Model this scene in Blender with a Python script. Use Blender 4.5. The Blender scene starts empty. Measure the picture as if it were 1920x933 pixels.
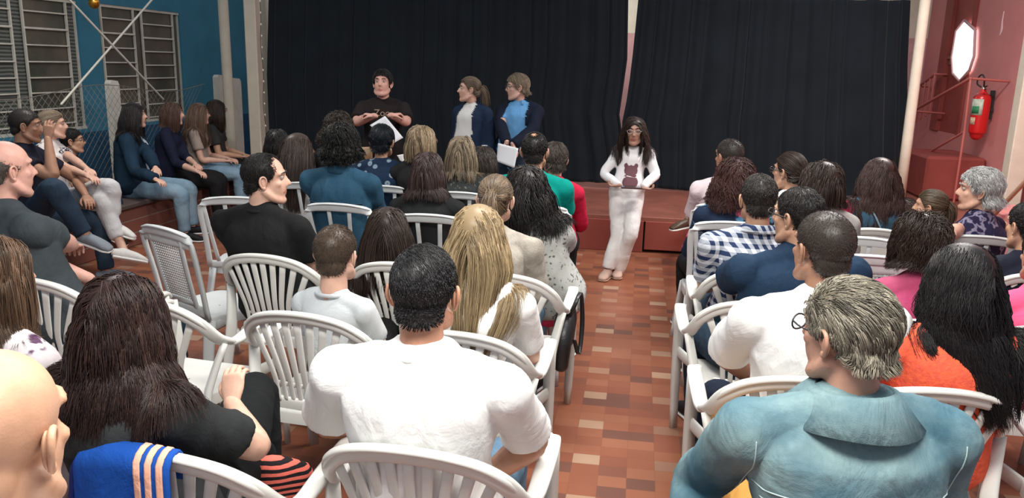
import bpy, math
import numpy as np
from mathutils import Matrix, Vector

# ------------------------------------------------------------------ camera
F, CX, CY, CAM_H = 1500.0, 960.0, 466.5, 1.75
_Y = np.array([245.0, 340.0, -F]); _Y /= np.linalg.norm(_Y)
_h = np.array([1.0, -0.025, 0.0])
_U = np.cross(_Y, _h); _U /= np.linalg.norm(_U)
if _U[1] < 0: _U = -_U
_X = np.cross(_Y, _U)
RC = np.array([_X, _Y, _U])            # camera axes -> world

def at(px, py, z=None, Y=None, X=None):
    """a point of the photograph put at a known height / depth of the hall"""
    d = RC @ np.array([px - CX, -(py - CY), -F])
    o = np.array([0.0, 0.0, CAM_H])
    t = (z - CAM_H) / d[2] if z is not None else (Y / d[1] if Y is not None else X / d[0])
    return o + d * t

def pxm(p):
    c = RC.T @ (np.array(p) - [0, 0, CAM_H])
    return F / max(0.3, -c[2])

scn = bpy.context.scene
C = scn.collection
cd = bpy.data.cameras.new('camera'); co = bpy.data.objects.new('camera', cd); C.objects.link(co)
cd.sensor_width = 36.0; cd.lens = F / 1920.0 * 36.0; cd.clip_start = 0.05
M4 = Matrix.Identity(4)
for i in range(3):
    for j in range(3): M4[i][j] = RC[i][j]
M4.translation = Vector((0, 0, CAM_H))
co.matrix_world = M4
scn.camera = co

# ------------------------------------------------------------------ light
scn.view_settings.view_transform = 'Standard'
scn.view_settings.look = 'None'
scn.view_settings.gamma = 1.0
scn.view_settings.use_curve_mapping = False
scn.view_settings.exposure = 0.2
wd = bpy.data.worlds.new('world'); scn.world = wd; wd.use_nodes = True
wd.node_tree.nodes['Background'].inputs[0].default_value = (0.80, 0.88, 1.0, 1)
wd.node_tree.nodes['Background'].inputs[1].default_value = 0.42

def area(name, loc, size, power, col=(1, 1, 1), target=None):
    l = bpy.data.lights.new(name, 'AREA'); l.shape = 'RECTANGLE'
    l.size, l.size_y = size; l.energy = power; l.color = col
    o = bpy.data.objects.new(name, l); C.objects.link(o); o.location = loc
    if target is not None:
        o.rotation_euler = (Vector(target) - Vector(loc)).to_track_quat('-Z', 'Y').to_euler()
    o['kind'] = 'helper'
    return o
area('ceiling_lamp_front', (0.0, 0.9, 3.3), (2.4, 0.7), 150, (1.0, 0.97, 0.90))
area('ceiling_lamp_middle', (0.2, 3.8, 3.6), (2.0, 0.6), 120, (1.0, 0.96, 0.90))
area('ceiling_lamp_right', (2.2, 6.8, 3.5), (1.4, 0.6), 150, (1.0, 0.95, 0.92))
area('stage_lamp', (-1.0, 11.2, 3.3), (1.6, 0.3), 30, (1.0, 0.97, 0.92))
area('ceiling_lamp_left', (-4.0, 5.6, 3.5), (1.2, 0.4), 55, (1.0, 0.93, 0.85))

# ------------------------------------------------------------------ materials
_mats = {}
def mat(name, col=(.5, .5, .5), rough=.6, spec=.4, bump=0.0, bscale=200., pattern=None, col2=None,
        emit=None, metal=0.0, pscale=1.0, sheen=0.0, alpha=None, var=0.0, vscale=8.0, coat=0.0, sss=0.0, fold=0.0):
    if name in _mats: return _mats[name]
    m = bpy.data.materials.new(name); m.use_nodes = True
    nt = m.node_tree; N = nt.nodes; L = nt.links
    b = N['Principled BSDF']
    b.inputs['Base Color'].default_value = (*col, 1)
    b.inputs['Roughness'].default_value = rough
    b.inputs['Specular IOR Level'].default_value = spec
    b.inputs['Metallic'].default_value = metal
    if coat: b.inputs['Coat Weight'].default_value = coat; b.inputs['Coat Roughness'].default_value = .25
    if sheen: b.inputs['Sheen Weight'].default_value = sheen; b.inputs['Sheen Roughness'].default_value = .5
    if sss:
        b.inputs['Subsurface Weight'].default_value = sss
        b.inputs['Subsurface Radius'].default_value = (.012, .005, .003); b.inputs['Subsurface Scale'].default_value = 1.0
    if emit:
        b.inputs['Emission Color'].default_value = (*emit[0], 1); b.inputs['Emission Strength'].default_value = emit[1]
    if alpha is not None: b.inputs['Alpha'].default_value = alpha
    tc = N.new('ShaderNodeTexCoord'); O = tc.outputs['Object']
    def noise(sc, detail=3., vec=O, rough_=.55):
        n = N.new('ShaderNodeTexNoise'); n.inputs['Scale'].default_value = sc
        n.inputs['Detail'].default_value = detail; n.inputs['Roughness'].default_value = rough_
        L.new(vec, n.inputs['Vector']); return n
    def mapping(sc):
        g = N.new('ShaderNodeMapping'); g.inputs['Scale'].default_value = sc; L.new(O, g.inputs['Vector']); return g.outputs[0]
    def ramp(fac, stops, interp='LINEAR'):
        r = N.new('ShaderNodeValToRGB'); r.color_ramp.interpolation = interp
        e = r.color_ramp.elements
        while len(e) < len(stops): e.new(.5)
        for k, (p, c) in enumerate(stops): e[k].position = p; e[k].color = (*c, 1)
        L.new(fac, r.inputs[0]); return r.outputs[0]
    def mix(fac, a, b_):
        x = N.new('ShaderNodeMix'); x.data_type = 'RGBA'
        if isinstance(fac, float): x.inputs[0].default_value = fac
        else: L.new(fac, x.inputs[0])
        for sock, v in ((x.inputs[6], a), (x.inputs[7], b_)):
            if isinstance(v, tuple): sock.default_value = (*v, 1)
            else: L.new(v, sock)
        return x.outputs[2]
    def math_(op, a, b_=None):
        x = N.new('ShaderNodeMath'); x.operation = op
        for k, v in enumerate((a, b_)):
            if v is None: continue
            if isinstance(v, (int, float)): x.inputs[k].default_value = v
            else: L.new(v, x.inputs[k])
        return x.outputs[0]
    def voro(sc, feature='F1', vec=O):
        v = N.new('ShaderNodeTexVoronoi'); v.feature = feature; v.inputs['Scale'].default_value = sc
        L.new(vec, v.inputs['Vector']); return v
    c2 = col2 or tuple(min(1, c * 1.4 + .02) for c in col)
    out = None
    if pattern == 'mottle':
        out = mix(ramp(noise(pscale, 5).outputs[0], [(.38, (0, 0, 0)), (.62, (1, 1, 1))]), col, c2)
    elif pattern == 'denim':
        big = ramp(noise(3.2 * pscale, 4).outputs[0], [(.35, (0, 0, 0)), (.68, (1, 1, 1))])
        fine = noise(90 * pscale, 3, mapping((1, 1, .25)))
        out = mix(big, col, c2)
        out = mix(math_('MULTIPLY', fine.outputs[0], .35), out, tuple(c * .6 for c in col))
    elif pattern == 'gingham':
        s = N.new('ShaderNodeSeparateXYZ'); L.new(O, s.inputs[0])
        k = 2 * math.pi * 38 * pscale
        a = math_('GREATER_THAN', math_('SINE', math_('MULTIPLY', math_('ADD', s.outputs[0], math_('MULTIPLY', s.outputs[1], .8)), k)), 0.)
        c = math_('GREATER_THAN', math_('SINE', math_('MULTIPLY', s.outputs[2], k)), 0.)
        t = math_('MULTIPLY', math_('ADD', a, c), .5)
        out = mix(t, col, c2)
    elif pattern == 'floral':
        v = voro(11 * pscale); nn = noise(14 * pscale, 4)
        m1 = ramp(v.outputs['Distance'], [(.30, (1, 1, 1)), (.42, (0, 0, 0))])
        m1 = math_('MULTIPLY', m1, ramp(nn.outputs[0], [(.42, (0, 0, 0)), (.5, (1, 1, 1))]))
        fc = ramp(v.outputs['Color'], [(0, (.75, .16, .25)), (.35, (.75, .30, .40)), (.5, (.10, .25, .42)), (.75, (.30, .45, .60)), (1, (.62, .60, .62))], 'CONSTANT')
        out = mix(m1, col, fc)
    elif pattern == 'circles':
        v = voro(17 * pscale)
        m1 = ramp(v.outputs['Distance'], [(.0, (1, 1, 1)), (.12, (.0, .0, .0)), (.18, (0, 0, 0)), (.24, (.8, .8, .8)), (.33, (.55, .55, .55)), (.38, (0, 0, 0))])
        out = mix(m1, col, c2)
    elif pattern == 'sprig':
        nn = noise(26 * pscale, 2); v = voro(22 * pscale)
        m1 = math_('MULTIPLY', ramp(nn.outputs[0], [(.52, (0, 0, 0)), (.56, (1, 1, 1))]), ramp(v.outputs['Distance'], [(.3, (1, 1, 1)), (.45, (0, 0, 0))]))
        out = mix(m1, col, c2)
    elif pattern == 'paisley':
        nn = noise(7 * pscale, 3, rough_=.7)
        m1 = ramp(nn.outputs[0], [(.52, (0, 0, 0)), (.55, (1, 1, 1)), (.58, (1, 1, 1)), (.61, (0, 0, 0))])
        out = mix(m1, col, c2)
    elif pattern == 'stripes':
        w = N.new('ShaderNodeTexWave'); w.bands_direction = 'Z'; w.inputs['Scale'].default_value = 20 * pscale; w.inputs['Distortion'].default_value = 1.
        L.new(O, w.inputs[0]); out = mix(ramp(w.outputs[0], [(.45, (0, 0, 0)), (.55, (1, 1, 1))]), col, c2)
    elif pattern == 'hair':
        at_ = N.new('ShaderNodeAttribute'); at_.attribute_name = 'lock'
        out = mix(at_.outputs['Fac'], col, c2)
    if out is None and var:
        out = mix(ramp(noise(vscale, 4).outputs[0], [(.3, (0, 0, 0)), (.7, (1, 1, 1))]), tuple(c * (1 - var) for c in col), tuple(min(1, c * (1 + var)) for c in col))
    if out is not None: L.new(out, b.inputs['Base Color'])
    if fold:
        b2 = N.new('ShaderNodeBump'); b2.inputs['Strength'].default_value = fold; b2.inputs['Distance'].default_value = .03
        fm = mapping((1, 1, .6)); f1 = noise(7, 4, fm, .6); f1.inputs['Distortion'].default_value = 1.2
        L.new(f1.outputs[0], b2.inputs['Height']); L.new(b2.outputs[0], b.inputs['Normal'])
    if bump:
        bm_ = N.new('ShaderNodeBump'); bm_.inputs['Strength'].default_value = bump; bm_.inputs['Distance'].default_value = .004
        L.new(noise(bscale, 3).outputs[0], bm_.inputs['Height'])
        if fold: L.new(b2.outputs[0], bm_.inputs['Normal'])
        L.new(bm_.outputs[0], b.inputs['Normal'])
    _mats[name] = m
    return m

def skin(col):
    n = 'skin_%02d_%02d_%02d' % tuple(int(c * 99) for c in col)
    return mat(n, col, .48, .42, bump=.12, bscale=260, var=.10, vscale=22, sss=.12)
def lip(col): return mat('lip_%02d' % int(col[0] * 99), (col[0] * .82, col[1] * .5, col[2] * .5), .4)
def hairm(base, tip, rough=.42):
    n = 'hair_%s' % '_'.join('%02d' % int(c * 99) for c in (*base, *tip))
    return mat(n, base, rough, .35, pattern='hair', col2=tip)
def cloth(name, col, **k):
    k.setdefault('rough', .85); k.setdefault('bump', .25); k.setdefault('bscale', 420); k.setdefault('spec', .15); k.setdefault('fold', .35)
    return mat(name, col, **k)

# ------------------------------------------------------------------ mesh helpers
class MB:
    def __init__(self): self.v = []; self.f = []; self.n = 0
    def add(self, v, f):
        v = np.asarray(v, float); self.v.append(v)
        self.f += [tuple(int(i) + self.n for i in q) for q in f]; self.n += len(v); return self
    def merge(self, o):
        if o.n: self.add(np.vstack(o.v), o.f)
        return self
    def arr(self): return np.vstack(self.v) if self.v else np.zeros((0, 3))
    def box(self, lo, hi, bev=0.0):
        lo = np.array(lo, float); hi = np.array(hi, float)
        if bev:
            # chamfered box: 24 vertices
            b = min(bev, *((hi - lo) * .45)); vs = []; idx = {}
            for sx in (0, 1):
                for sy in (0, 1):
                    for sz in (0, 1):
                        for ax in range(3):
                            s = np.array([sx, sy, sz]); p = np.where(s == 1, hi, lo).astype(float)
                            for a in range(3):
                                if a != ax: p[a] += b * (1 if s[a] == 0 else -1)
                            idx[(sx, sy, sz, ax)] = len(vs); vs.append(p)
            f = []
            for ax in range(3):
                o = [a for a in range(3) if a != ax]
                for s in (0, 1):
                    q = []
                    for (u, w) in ((0, 0), (1, 0), (1, 1), (0, 1)):
                        k = [0, 0, 0]; k[ax] = s; k[o[0]] = u; k[o[1]] = w; q.append(idx[(*k, ax)])
                    flip = (s == 0) ^ (ax == 1)
                    f.append(q[::-1] if flip else q)
                for u in (0, 1):
                    for w in (0, 1):
                        k0 = [0, 0, 0]; k1 = [0, 0, 0]; k1[ax] = 1
                        for k in (k0, k1): k[o[0]] = u; k[o[1]] = w
                        q = [idx[(*k0, o[0])], idx[(*k1, o[0])], idx[(*k1, o[1])], idx[(*k0, o[1])]]
                        n_ = np.cross(vs[q[1]] - vs[q[0]], vs[q[2]] - vs[q[0]]); c = sum(vs[i] for i in q) / 4 - (lo + hi) / 2
                        f.append(q if n_ @ c > 0 else q[::-1])
            for sx in (0, 1):
                for sy in (0, 1):
                    for sz in (0, 1):
                        q = [idx[(sx, sy, sz, a)] for a in range(3)]
                        n_ = np.cross(vs[q[1]] - vs[q[0]], vs[q[2]] - vs[q[0]]); c = sum(vs[i] for i in q) / 3 - (lo + hi) / 2
                        f.append(q if n_ @ c > 0 else q[::-1])
            return self.add(vs, f)
        v = [(x, y, z) for x in (lo[0], hi[0]) for y in (lo[1], hi[1]) for z in (lo[2], hi[2])]
        return self.add(v, [(0, 1, 3, 2), (4, 6, 7, 5), (0, 4, 5, 1), (2, 3, 7, 6), (0, 2, 6, 4), (1, 5, 7, 3)])
    def xform(self, Mx=None, t=(0, 0, 0), s=1.0):
        for k in range(len(self.v)):
            a = self.v[k] * s
            if Mx is not None: a = a @ np.asarray(Mx).T
            self.v[k] = a + np.array(t)
        return self
    def mesh(self, name):
        me = bpy.data.meshes.new(name); me.from_pydata(self.arr().tolist(), [], self.f); me.update(); return me
    def build(self, name, material, parent=None, smooth=True, flat=False):
        me = self.mesh(name)
        if material: me.materials.append(material)
        me.shade_smooth() if (smooth and not flat) else me.shade_flat()
        return link(name, me, parent)

def link(name, data, parent=None):
    o = bpy.data.objects.new(name, data); C.objects.link(o)
    if parent is not None: o.parent = parent
    return o
def tag(o, label=None, cat=None, group=None, kind=None):
    if label: o['label'] = label
    if cat: o['category'] = cat
    if group: o['group'] = group
    if kind: o['kind'] = kind
    return o
def empty(name, loc=(0, 0, 0), rz=0.0):
    o = bpy.data.objects.new(name, None); C.objects.link(o); o.location = loc; o.rotation_euler = (0, 0, rz)
    o.empty_display_size = .1; return o
def struct(name, mb, m, parent=None, smooth=False):
    o = mb.build(name, m, parent, smooth=smooth)
    if parent is None: o['kind'] = 'structure'
    return o
def copy_tree(o, parent=None):
    c = o.copy(); C.objects.link(c); c.parent = parent
    for ch in list(o.children): copy_tree(ch, c)
    return c

def catmull(P, k):
    P = np.asarray(P, float)
    if k <= 1 or len(P) < 3: return P
    Q = np.vstack([2 * P[0] - P[1], P, 2 * P[-1] - P[-2]]); out = []
    for i in range(1, len(Q) - 2):
        for j in range(k):
            t = j / k; a, b, c, d = Q[i - 1], Q[i], Q[i + 1], Q[i + 2]
            out.append(.5 * ((2 * b) + (c - a) * t + (2 * a - 5 * b + 4 * c - d) * t * t + (3 * b - a - 3 * c + d) * t ** 3))
    out.append(P[-1]); return np.array(out)

def loft(P, R, side=(1, 0, 0), n=16, k=4, caps=(1, 1), expo=2.0, phase=0.0):
    """closed tube through P with radii R (m,) or (m,2); side = direction of the first radius; caps 1 round, 0 flat"""
    P = np.asarray(P, float); R = np.asarray(R, float)
    if R.ndim == 1: R = np.stack([R, R], 1)
    S = np.asarray(side, float)
    if S.ndim == 1: S = np.repeat(S[None], len(P), 0)
    A = catmull(np.hstack([P, R, S]), k); P, R, S = A[:, :3], np.maximum(A[:, 3:5], 1e-4), A[:, 5:]
    T = np.gradient(P, axis=0); T /= np.maximum(np.linalg.norm(T, axis=1, keepdims=True), 1e-9)
    rings = []
    def frame(t, s):
        x = s - (s @ t) * t
        if np.linalg.norm(x) < 1e-3:
            s = np.array([0, 1., 0]) if abs(t[1]) < .9 else np.array([0, 0, 1.]); x = s - (s @ t) * t
        x /= np.linalg.norm(x); return x, np.cross(t, x)
    items = [(P[i], T[i], R[i], S[i], 1.0) for i in range(len(P))]
    def capr(i, sgn):
        r = min(R[i]); o = []
        for a in (25, 50, 72): o.append((P[i] + sgn * T[i] * r * math.sin(math.radians(a)), T[i], R[i], S[i], math.cos(math.radians(a))))
        return o
    if caps[0]: items = capr(0, -1)[::-1] + items
    if caps[1]: items = items + capr(-1, 1)
    th = np.arange(n) / n * 2 * np.pi + phase
    c, s = np.cos(th), np.sin(th)
    if expo != 2.0:
        c = np.sign(c) * np.abs(c) ** (2 / expo); s = np.sign(s) * np.abs(s) ** (2 / expo)
    for (p, t, r, sd, q) in items:
        x, y = frame(t, sd)
        rings.append(p + q * (np.outer(c * r[0], x) + np.outer(s * r[1], y)))
    v = np.vstack(rings); f = []; m = len(rings)
    for i in range(m - 1):
        for j in range(n):
            a = i * n + j; b = i * n + (j + 1) % n
            f.append((a, b, b + n, a + n))
    f.append(tuple(range(n - 1, -1, -1))); f.append(tuple((m - 1) * n + j for j in range(n)))
    mb = MB(); mb.add(v, f); return mb

def ell(c, r, Mx=None, nu=20, nv=12):
    v = [(0, 0, 1.)]; f = []
    for i in range(1, nv):
        a = math.pi * i / nv
        for j in range(nu):
            b = 2 * math.pi * j / nu; v.append((math.sin(a) * math.cos(b), math.sin(a) * math.sin(b), math.cos(a)))
    v.append((0, 0, -1.)); v = np.array(v) * np.array(r)
    for j in range(nu): f.append((0, 1 + j, 1 + (j + 1) % nu))
    for i in range(nv - 2):
        for j in range(nu):
            a = 1 + i * nu + j; b = 1 + i * nu + (j + 1) % nu; f.append((a, a + nu, b + nu, b))
    l = len(v) - 1
    for j in range(nu): f.append((l, 1 + (nv - 2) * nu + (j + 1) % nu, 1 + (nv - 2) * nu + j))
    if Mx is not None: v = v @ np.asarray(Mx).T
    mb = MB(); mb.add(v + np.array(c), f); return mb

def remesh(mb, vox, smooth=3, fac=.5):
    me = mb.mesh('tmp'); o = bpy.data.objects.new('tmp', me); C.objects.link(o)
    m = o.modifiers.new('r', 'REMESH'); m.mode = 'VOXEL'; m.voxel_size = vox
    if smooth:
        s = o.modifiers.new('s', 'SMOOTH'); s.factor = fac; s.iterations = smooth
    dg = bpy.context.evaluated_depsgraph_get()
    r = bpy.data.meshes.new_from_object(o.evaluated_get(dg))
    nv = len(r.vertices); co_ = np.empty(nv * 3); r.vertices.foreach_get('co', co_); co_ = co_.reshape(-1, 3)
    no = np.empty(nv * 3); r.vertex_normals.foreach_get('vector', no); no = no.reshape(-1, 3)
    nl = len(r.loops); li = np.empty(nl, np.int32); r.loops.foreach_get('vertex_index', li)
    npoly = len(r.polygons); ls = np.empty(npoly, np.int32); r.polygons.foreach_get('loop_start', ls)
    lt = np.empty(npoly, np.int32); r.polygons.foreach_get('loop_total', lt)
    bpy.data.objects.remove(o); bpy.data.meshes.remove(me); bpy.data.meshes.remove(r)
    return co_, no, li, lt

def raw_mesh(name, co_, li, lt, mats=(), midx=None, attr=None):
    me = bpy.data.meshes.new(name)
    me.vertices.add(len(co_)); me.vertices.foreach_set('co', np.ascontiguousarray(co_, np.float32).ravel())
    me.loops.add(len(li)); me.loops.foreach_set('vertex_index', np.ascontiguousarray(li, np.int32))
    me.polygons.add(len(lt)); st = np.concatenate([[0], np.cumsum(lt)[:-1]]).astype(np.int32)
    me.polygons.foreach_set('loop_start', st)
    for m in mats: me.materials.append(m)
    if midx is not None: me.polygons.foreach_set('material_index', np.ascontiguousarray(midx, np.int32))
    if attr is not None:
        a = me.attributes.new('lock', 'FLOAT', 'POINT'); a.data.foreach_set('value', np.ascontiguousarray(attr, np.float32))
    me.update(calc_edges=True); me.validate(); me.shade_smooth()
    return me

def join_raw(parts):
    V = []; Lq = []; T = []; n = 0
    for (v, l, t) in parts: V.append(v); Lq.append(l + n); T.append(t); n += len(v)
    return np.vstack(V), np.concatenate(Lq), np.concatenate(T)

def mb_raw(mb):
    v = mb.arr(); l = np.array([i for q in mb.f for i in q], np.int32); t = np.array([len(q) for q in mb.f], np.int32)
    return v, l, t

def wrinkle(co_, no, amp, seed, stretch=(1, 1, 1)):
    rs = np.random.RandomState(seed); p = co_ * np.array(stretch); w = np.zeros(len(p))
    for (sc, a) in ((14, 1.0), (26, .8), (44, .5), (70, .28)):
        for _ in range(3):
            k = rs.randn(3); k /= np.linalg.norm(k); k2 = rs.randn(3); k2 /= np.linalg.norm(k2)
            ph = rs.rand() * 6.28
            arg = sc * (p @ k) + 1.6 * np.sin(sc * .55 * (p @ k2) + ph) + ph
            w += a * ((1 - np.abs(np.sin(arg * .5))) ** 2.2 * 1.6 - .12) / 3
    return co_ + no * (2.4 * amp * w)[:, None]

# ------------------------------------------------------------------ people
def rotm(yaw=0, pitch=0, roll=0):
    """yaw about z (ccw), pitch about x (positive looks up), roll about y"""
    a, b, c = (math.radians(t) for t in (yaw, pitch, roll))
    Z = np.array([[math.cos(a), -math.sin(a), 0], [math.sin(a), math.cos(a), 0], [0, 0, 1]])
    X = np.array([[1, 0, 0], [0, math.cos(b), -math.sin(b)], [0, math.sin(b), math.cos(b)]])
    Y = np.array([[math.cos(c), 0, math.sin(c)], [0, 1, 0], [-math.sin(c), 0, math.cos(c)]])
    return Z @ X @ Y

CRAN = (np.array([0, -.015, .035]), np.array([.076, .098, .085]))
FACE = (np.array([0, .026, -.030]), np.array([.060, .066, .086]))

def head_prims(hs, jaw=1.0):
    m = MB()
    m.merge(ell(CRAN[0], CRAN[1], nu=28, nv=18)); m.merge(ell(FACE[0], FACE[1] * [jaw, 1, 1], nu=24, nv=16))
    m.merge(ell((0, -.055, -.03), (.058, .045, .055)))                        # occiput / nape
    m.merge(loft([(-.052 * jaw, -.005, -.055), (-.042 * jaw, .035, -.088), (0, .068, -.104), (.042 * jaw, .035, -.088), (.052 * jaw, -.005, -.055)],
                 [(.02, .024), (.02, .022), (.021, .021), (.02, .022), (.02, .024)], side=(0, 0, 1), n=12))
    m.merge(loft([(0, .084, .018), (0, .096, -.002), (0, .108, -.022)], [(.008, .008), (.009, .010), (.013, .010)], n=10))
    for s in (-1, 1):
        m.merge(ell((s * .012, .096, -.026), (.008, .009, .007), nu=10, nv=8))
        m.merge(loft([(s * .014, .086, .033), (s * .035, .080, .036), (s * .054, .064, .030)], [.007, .008, .006], n=8, side=(0, 0, 1)))
        m.merge(ell((s * .042, .058, -.018), (.02, .016, .016), nu=12, nv=8))
    m.merge(ell((0, .082, -.057), (.021, .012, .0065), nu=14, nv=8)); m.merge(ell((0, .080, -.069), (.018, .012, .007), nu=14, nv=8))
    m.merge(ell((0, .078, -.102), (.018, .015, .015), nu=12, nv=8))
    return m.xform(s=hs)

def ear_raw(hs, Mx, c):
    out = MB()
    for s in (-1, 1):
        e = MB()
        e.merge(ell((0, 0, 0), (.006, .016, .027), nu=14, nv=10))
        e.merge(loft([(s * .002, .012, -.006), (s * .006, .015, .014), (s * .008, .004, .029), (s * .010, -.012, .026), (s * .010, -.018, .008), (s * .008, -.014, -.010), (s * .004, -.004, -.024)],
                     [.0035, .004, .0045, .005, .005, .0045, .005], n=8, k=3))
        e.merge(loft([(s * .004, .002, .012), (s * .007, -.006, .004), (s * .005, -.003, -.012)], [.003, .003, .003], n=6, k=3))
        e.merge(ell((s * .003, .004, -.025), (.005, .008, .009), nu=10, nv=8))
        a = math.radians(18) * s
        Re = np.array([[math.cos(a), -math.sin(a), 0], [math.sin(a), math.cos(a), 0], [0, 0, 1]])
        e.xform(Re, (s * .077, -.012, -.008)); out.merge(e)
    return out.xform(Mx * hs, c)

def hand_mb(wrist, fdir, palm, side, curl=.5, k=1.0, spread=1.0):
    """palm with four fingers and a thumb; side +1 = right hand. Frame: y = fingers, z = back of hand"""
    m = MB(); fl = [.070, .078, .073, .058]
    m.merge(loft([(0, -.03, 0), (0, .0, 0), (0, .035, .0), (0, .078, 0)], [(.026, .021), (.030, .017), (.040, .015), (.041, .012)], n=14, k=3))
    m.merge(ell((-side * .026, .022, -.008), (.016, .028, .014), nu=10, nv=8))
    for i in range(4):
        x = (-1.5 + i) * .0205 * side * -1
        b = np.array([-x, .078 - abs(i - 1.3) * .005, 0.]); d = 0.0; P = [b + [0, -.02, 0]]; P.append(b); q = b.copy(); sp = (-x) * 1.6 * spread
        for s_, (l, c_) in enumerate(((.46, .75), (.30, 1.1), (.24, .8))):
            d += curl * c_
            q = q + fl[i] * l * np.array([math.sin(sp) * .6, math.cos(d), -math.sin(d)]); P.append(q.copy())
        m.merge(loft(P, [.0085, .009, .0085, .0078, .006], n=10, k=3))
    tx = -side
    m.merge(loft([(tx * .022, .006, -.006), (tx * .044, .032, -.014), (tx * .054, .056, -.022 - .01 * curl), (tx * .050, .078, -.028 - .02 * curl)], [.013, .0115, .0098, .007], n=10, k=3))
    y = np.array(fdir, float); y /= np.linalg.norm(y)
    z = -np.array(palm, float); z -= (z @ y) * y; z /= np.linalg.norm(z); x = np.cross(y, z)
    return m.xform(np.stack([x, y, z], 1) * k * .95, np.array(wrist) + y * .012 * k)

def ik(S, Wp, l1, l2, pole):
    d = Wp - S; L_ = np.linalg.norm(d); mx = (l1 + l2) * .985
    if L_ > mx: Wp = S + d / L_ * mx; d = Wp - S; L_ = mx
    a = (l1 * l1 - l2 * l2 + L_ * L_) / (2 * L_); h = math.sqrt(max(l1 * l1 - a * a, 1e-6)); u = d / L_
    p = np.array(pole, float); p -= (p @ u) * u; p /= max(np.linalg.norm(p), 1e-6)
    return S + u * a + p * h, Wp

THR = [(0, .066), (35, .060), (55, .040), (70, .010), (80, -.005), (92, .020), (108, .010), (120, -.040), (150, -.068), (180, -.075)]
def hairline(phi, style):
    t = np.interp(phi, [a for a, _ in THR], [b for _, b in THR])
    return t

def surf_r(d):
    """distance from head centre to skull surface along unit dirs d"""
    best = np.zeros(len(d))
    for (c, r) in (CRAN, FACE, (np.array([0, -.055, -.03]), np.array([.058, .045, .055]))):
        q = -c / r; D = d / r
        A = (D * D).sum(1); B = 2 * (D @ q); Cc = q @ q - 1
        disc = B * B - 4 * A * Cc
        t = np.where(disc > 0, (-B + np.sqrt(np.maximum(disc, 0))) / (2 * A), 0); best = np.maximum(best, t)
    return best

def tubes(P, rad, attr=None):
    """P (N,S,3) strands -> raw three sided tapering tubes"""
    Nn, S, _ = P.shape
    T = np.gradient(P, axis=1); T /= np.maximum(np.linalg.norm(T, axis=2, keepdims=True), 1e-9)
    ref = np.zeros_like(T); ref[..., 0] = .31; ref[..., 1] = .95; ref[..., 2] = .05
    X = ref - (ref * T).sum(2, keepdims=True) * T; X /= np.maximum(np.linalg.norm(X, axis=2, keepdims=True), 1e-9)
    Yv = np.cross(T, X); s = np.linspace(0, 1, S)
    tap = (1 - .75 * s ** 2.5)[None, :, None] * (rad if np.isscalar(rad) else rad[:, None, None])
    V = []
    for a in (0, 2.094, 4.189): V.append(P + (math.cos(a) * X + math.sin(a) * Yv) * tap)
    V = np.stack(V, 2).reshape(-1, 3)
    base = (np.arange(Nn)[:, None] * S + np.arange(S - 1)[None]).ravel() * 3
    q = []
    for j in range(3):
        k = (j + 1) % 3; q.append(np.stack([base + j, base + k, base + 3 + k, base + 3 + j], 1))
    q = np.vstack(q)
    return V, q.ravel().astype(np.int32), np.full(len(q), 4, np.int32), (np.repeat(attr, S * 3) if attr is not None else None)

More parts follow.
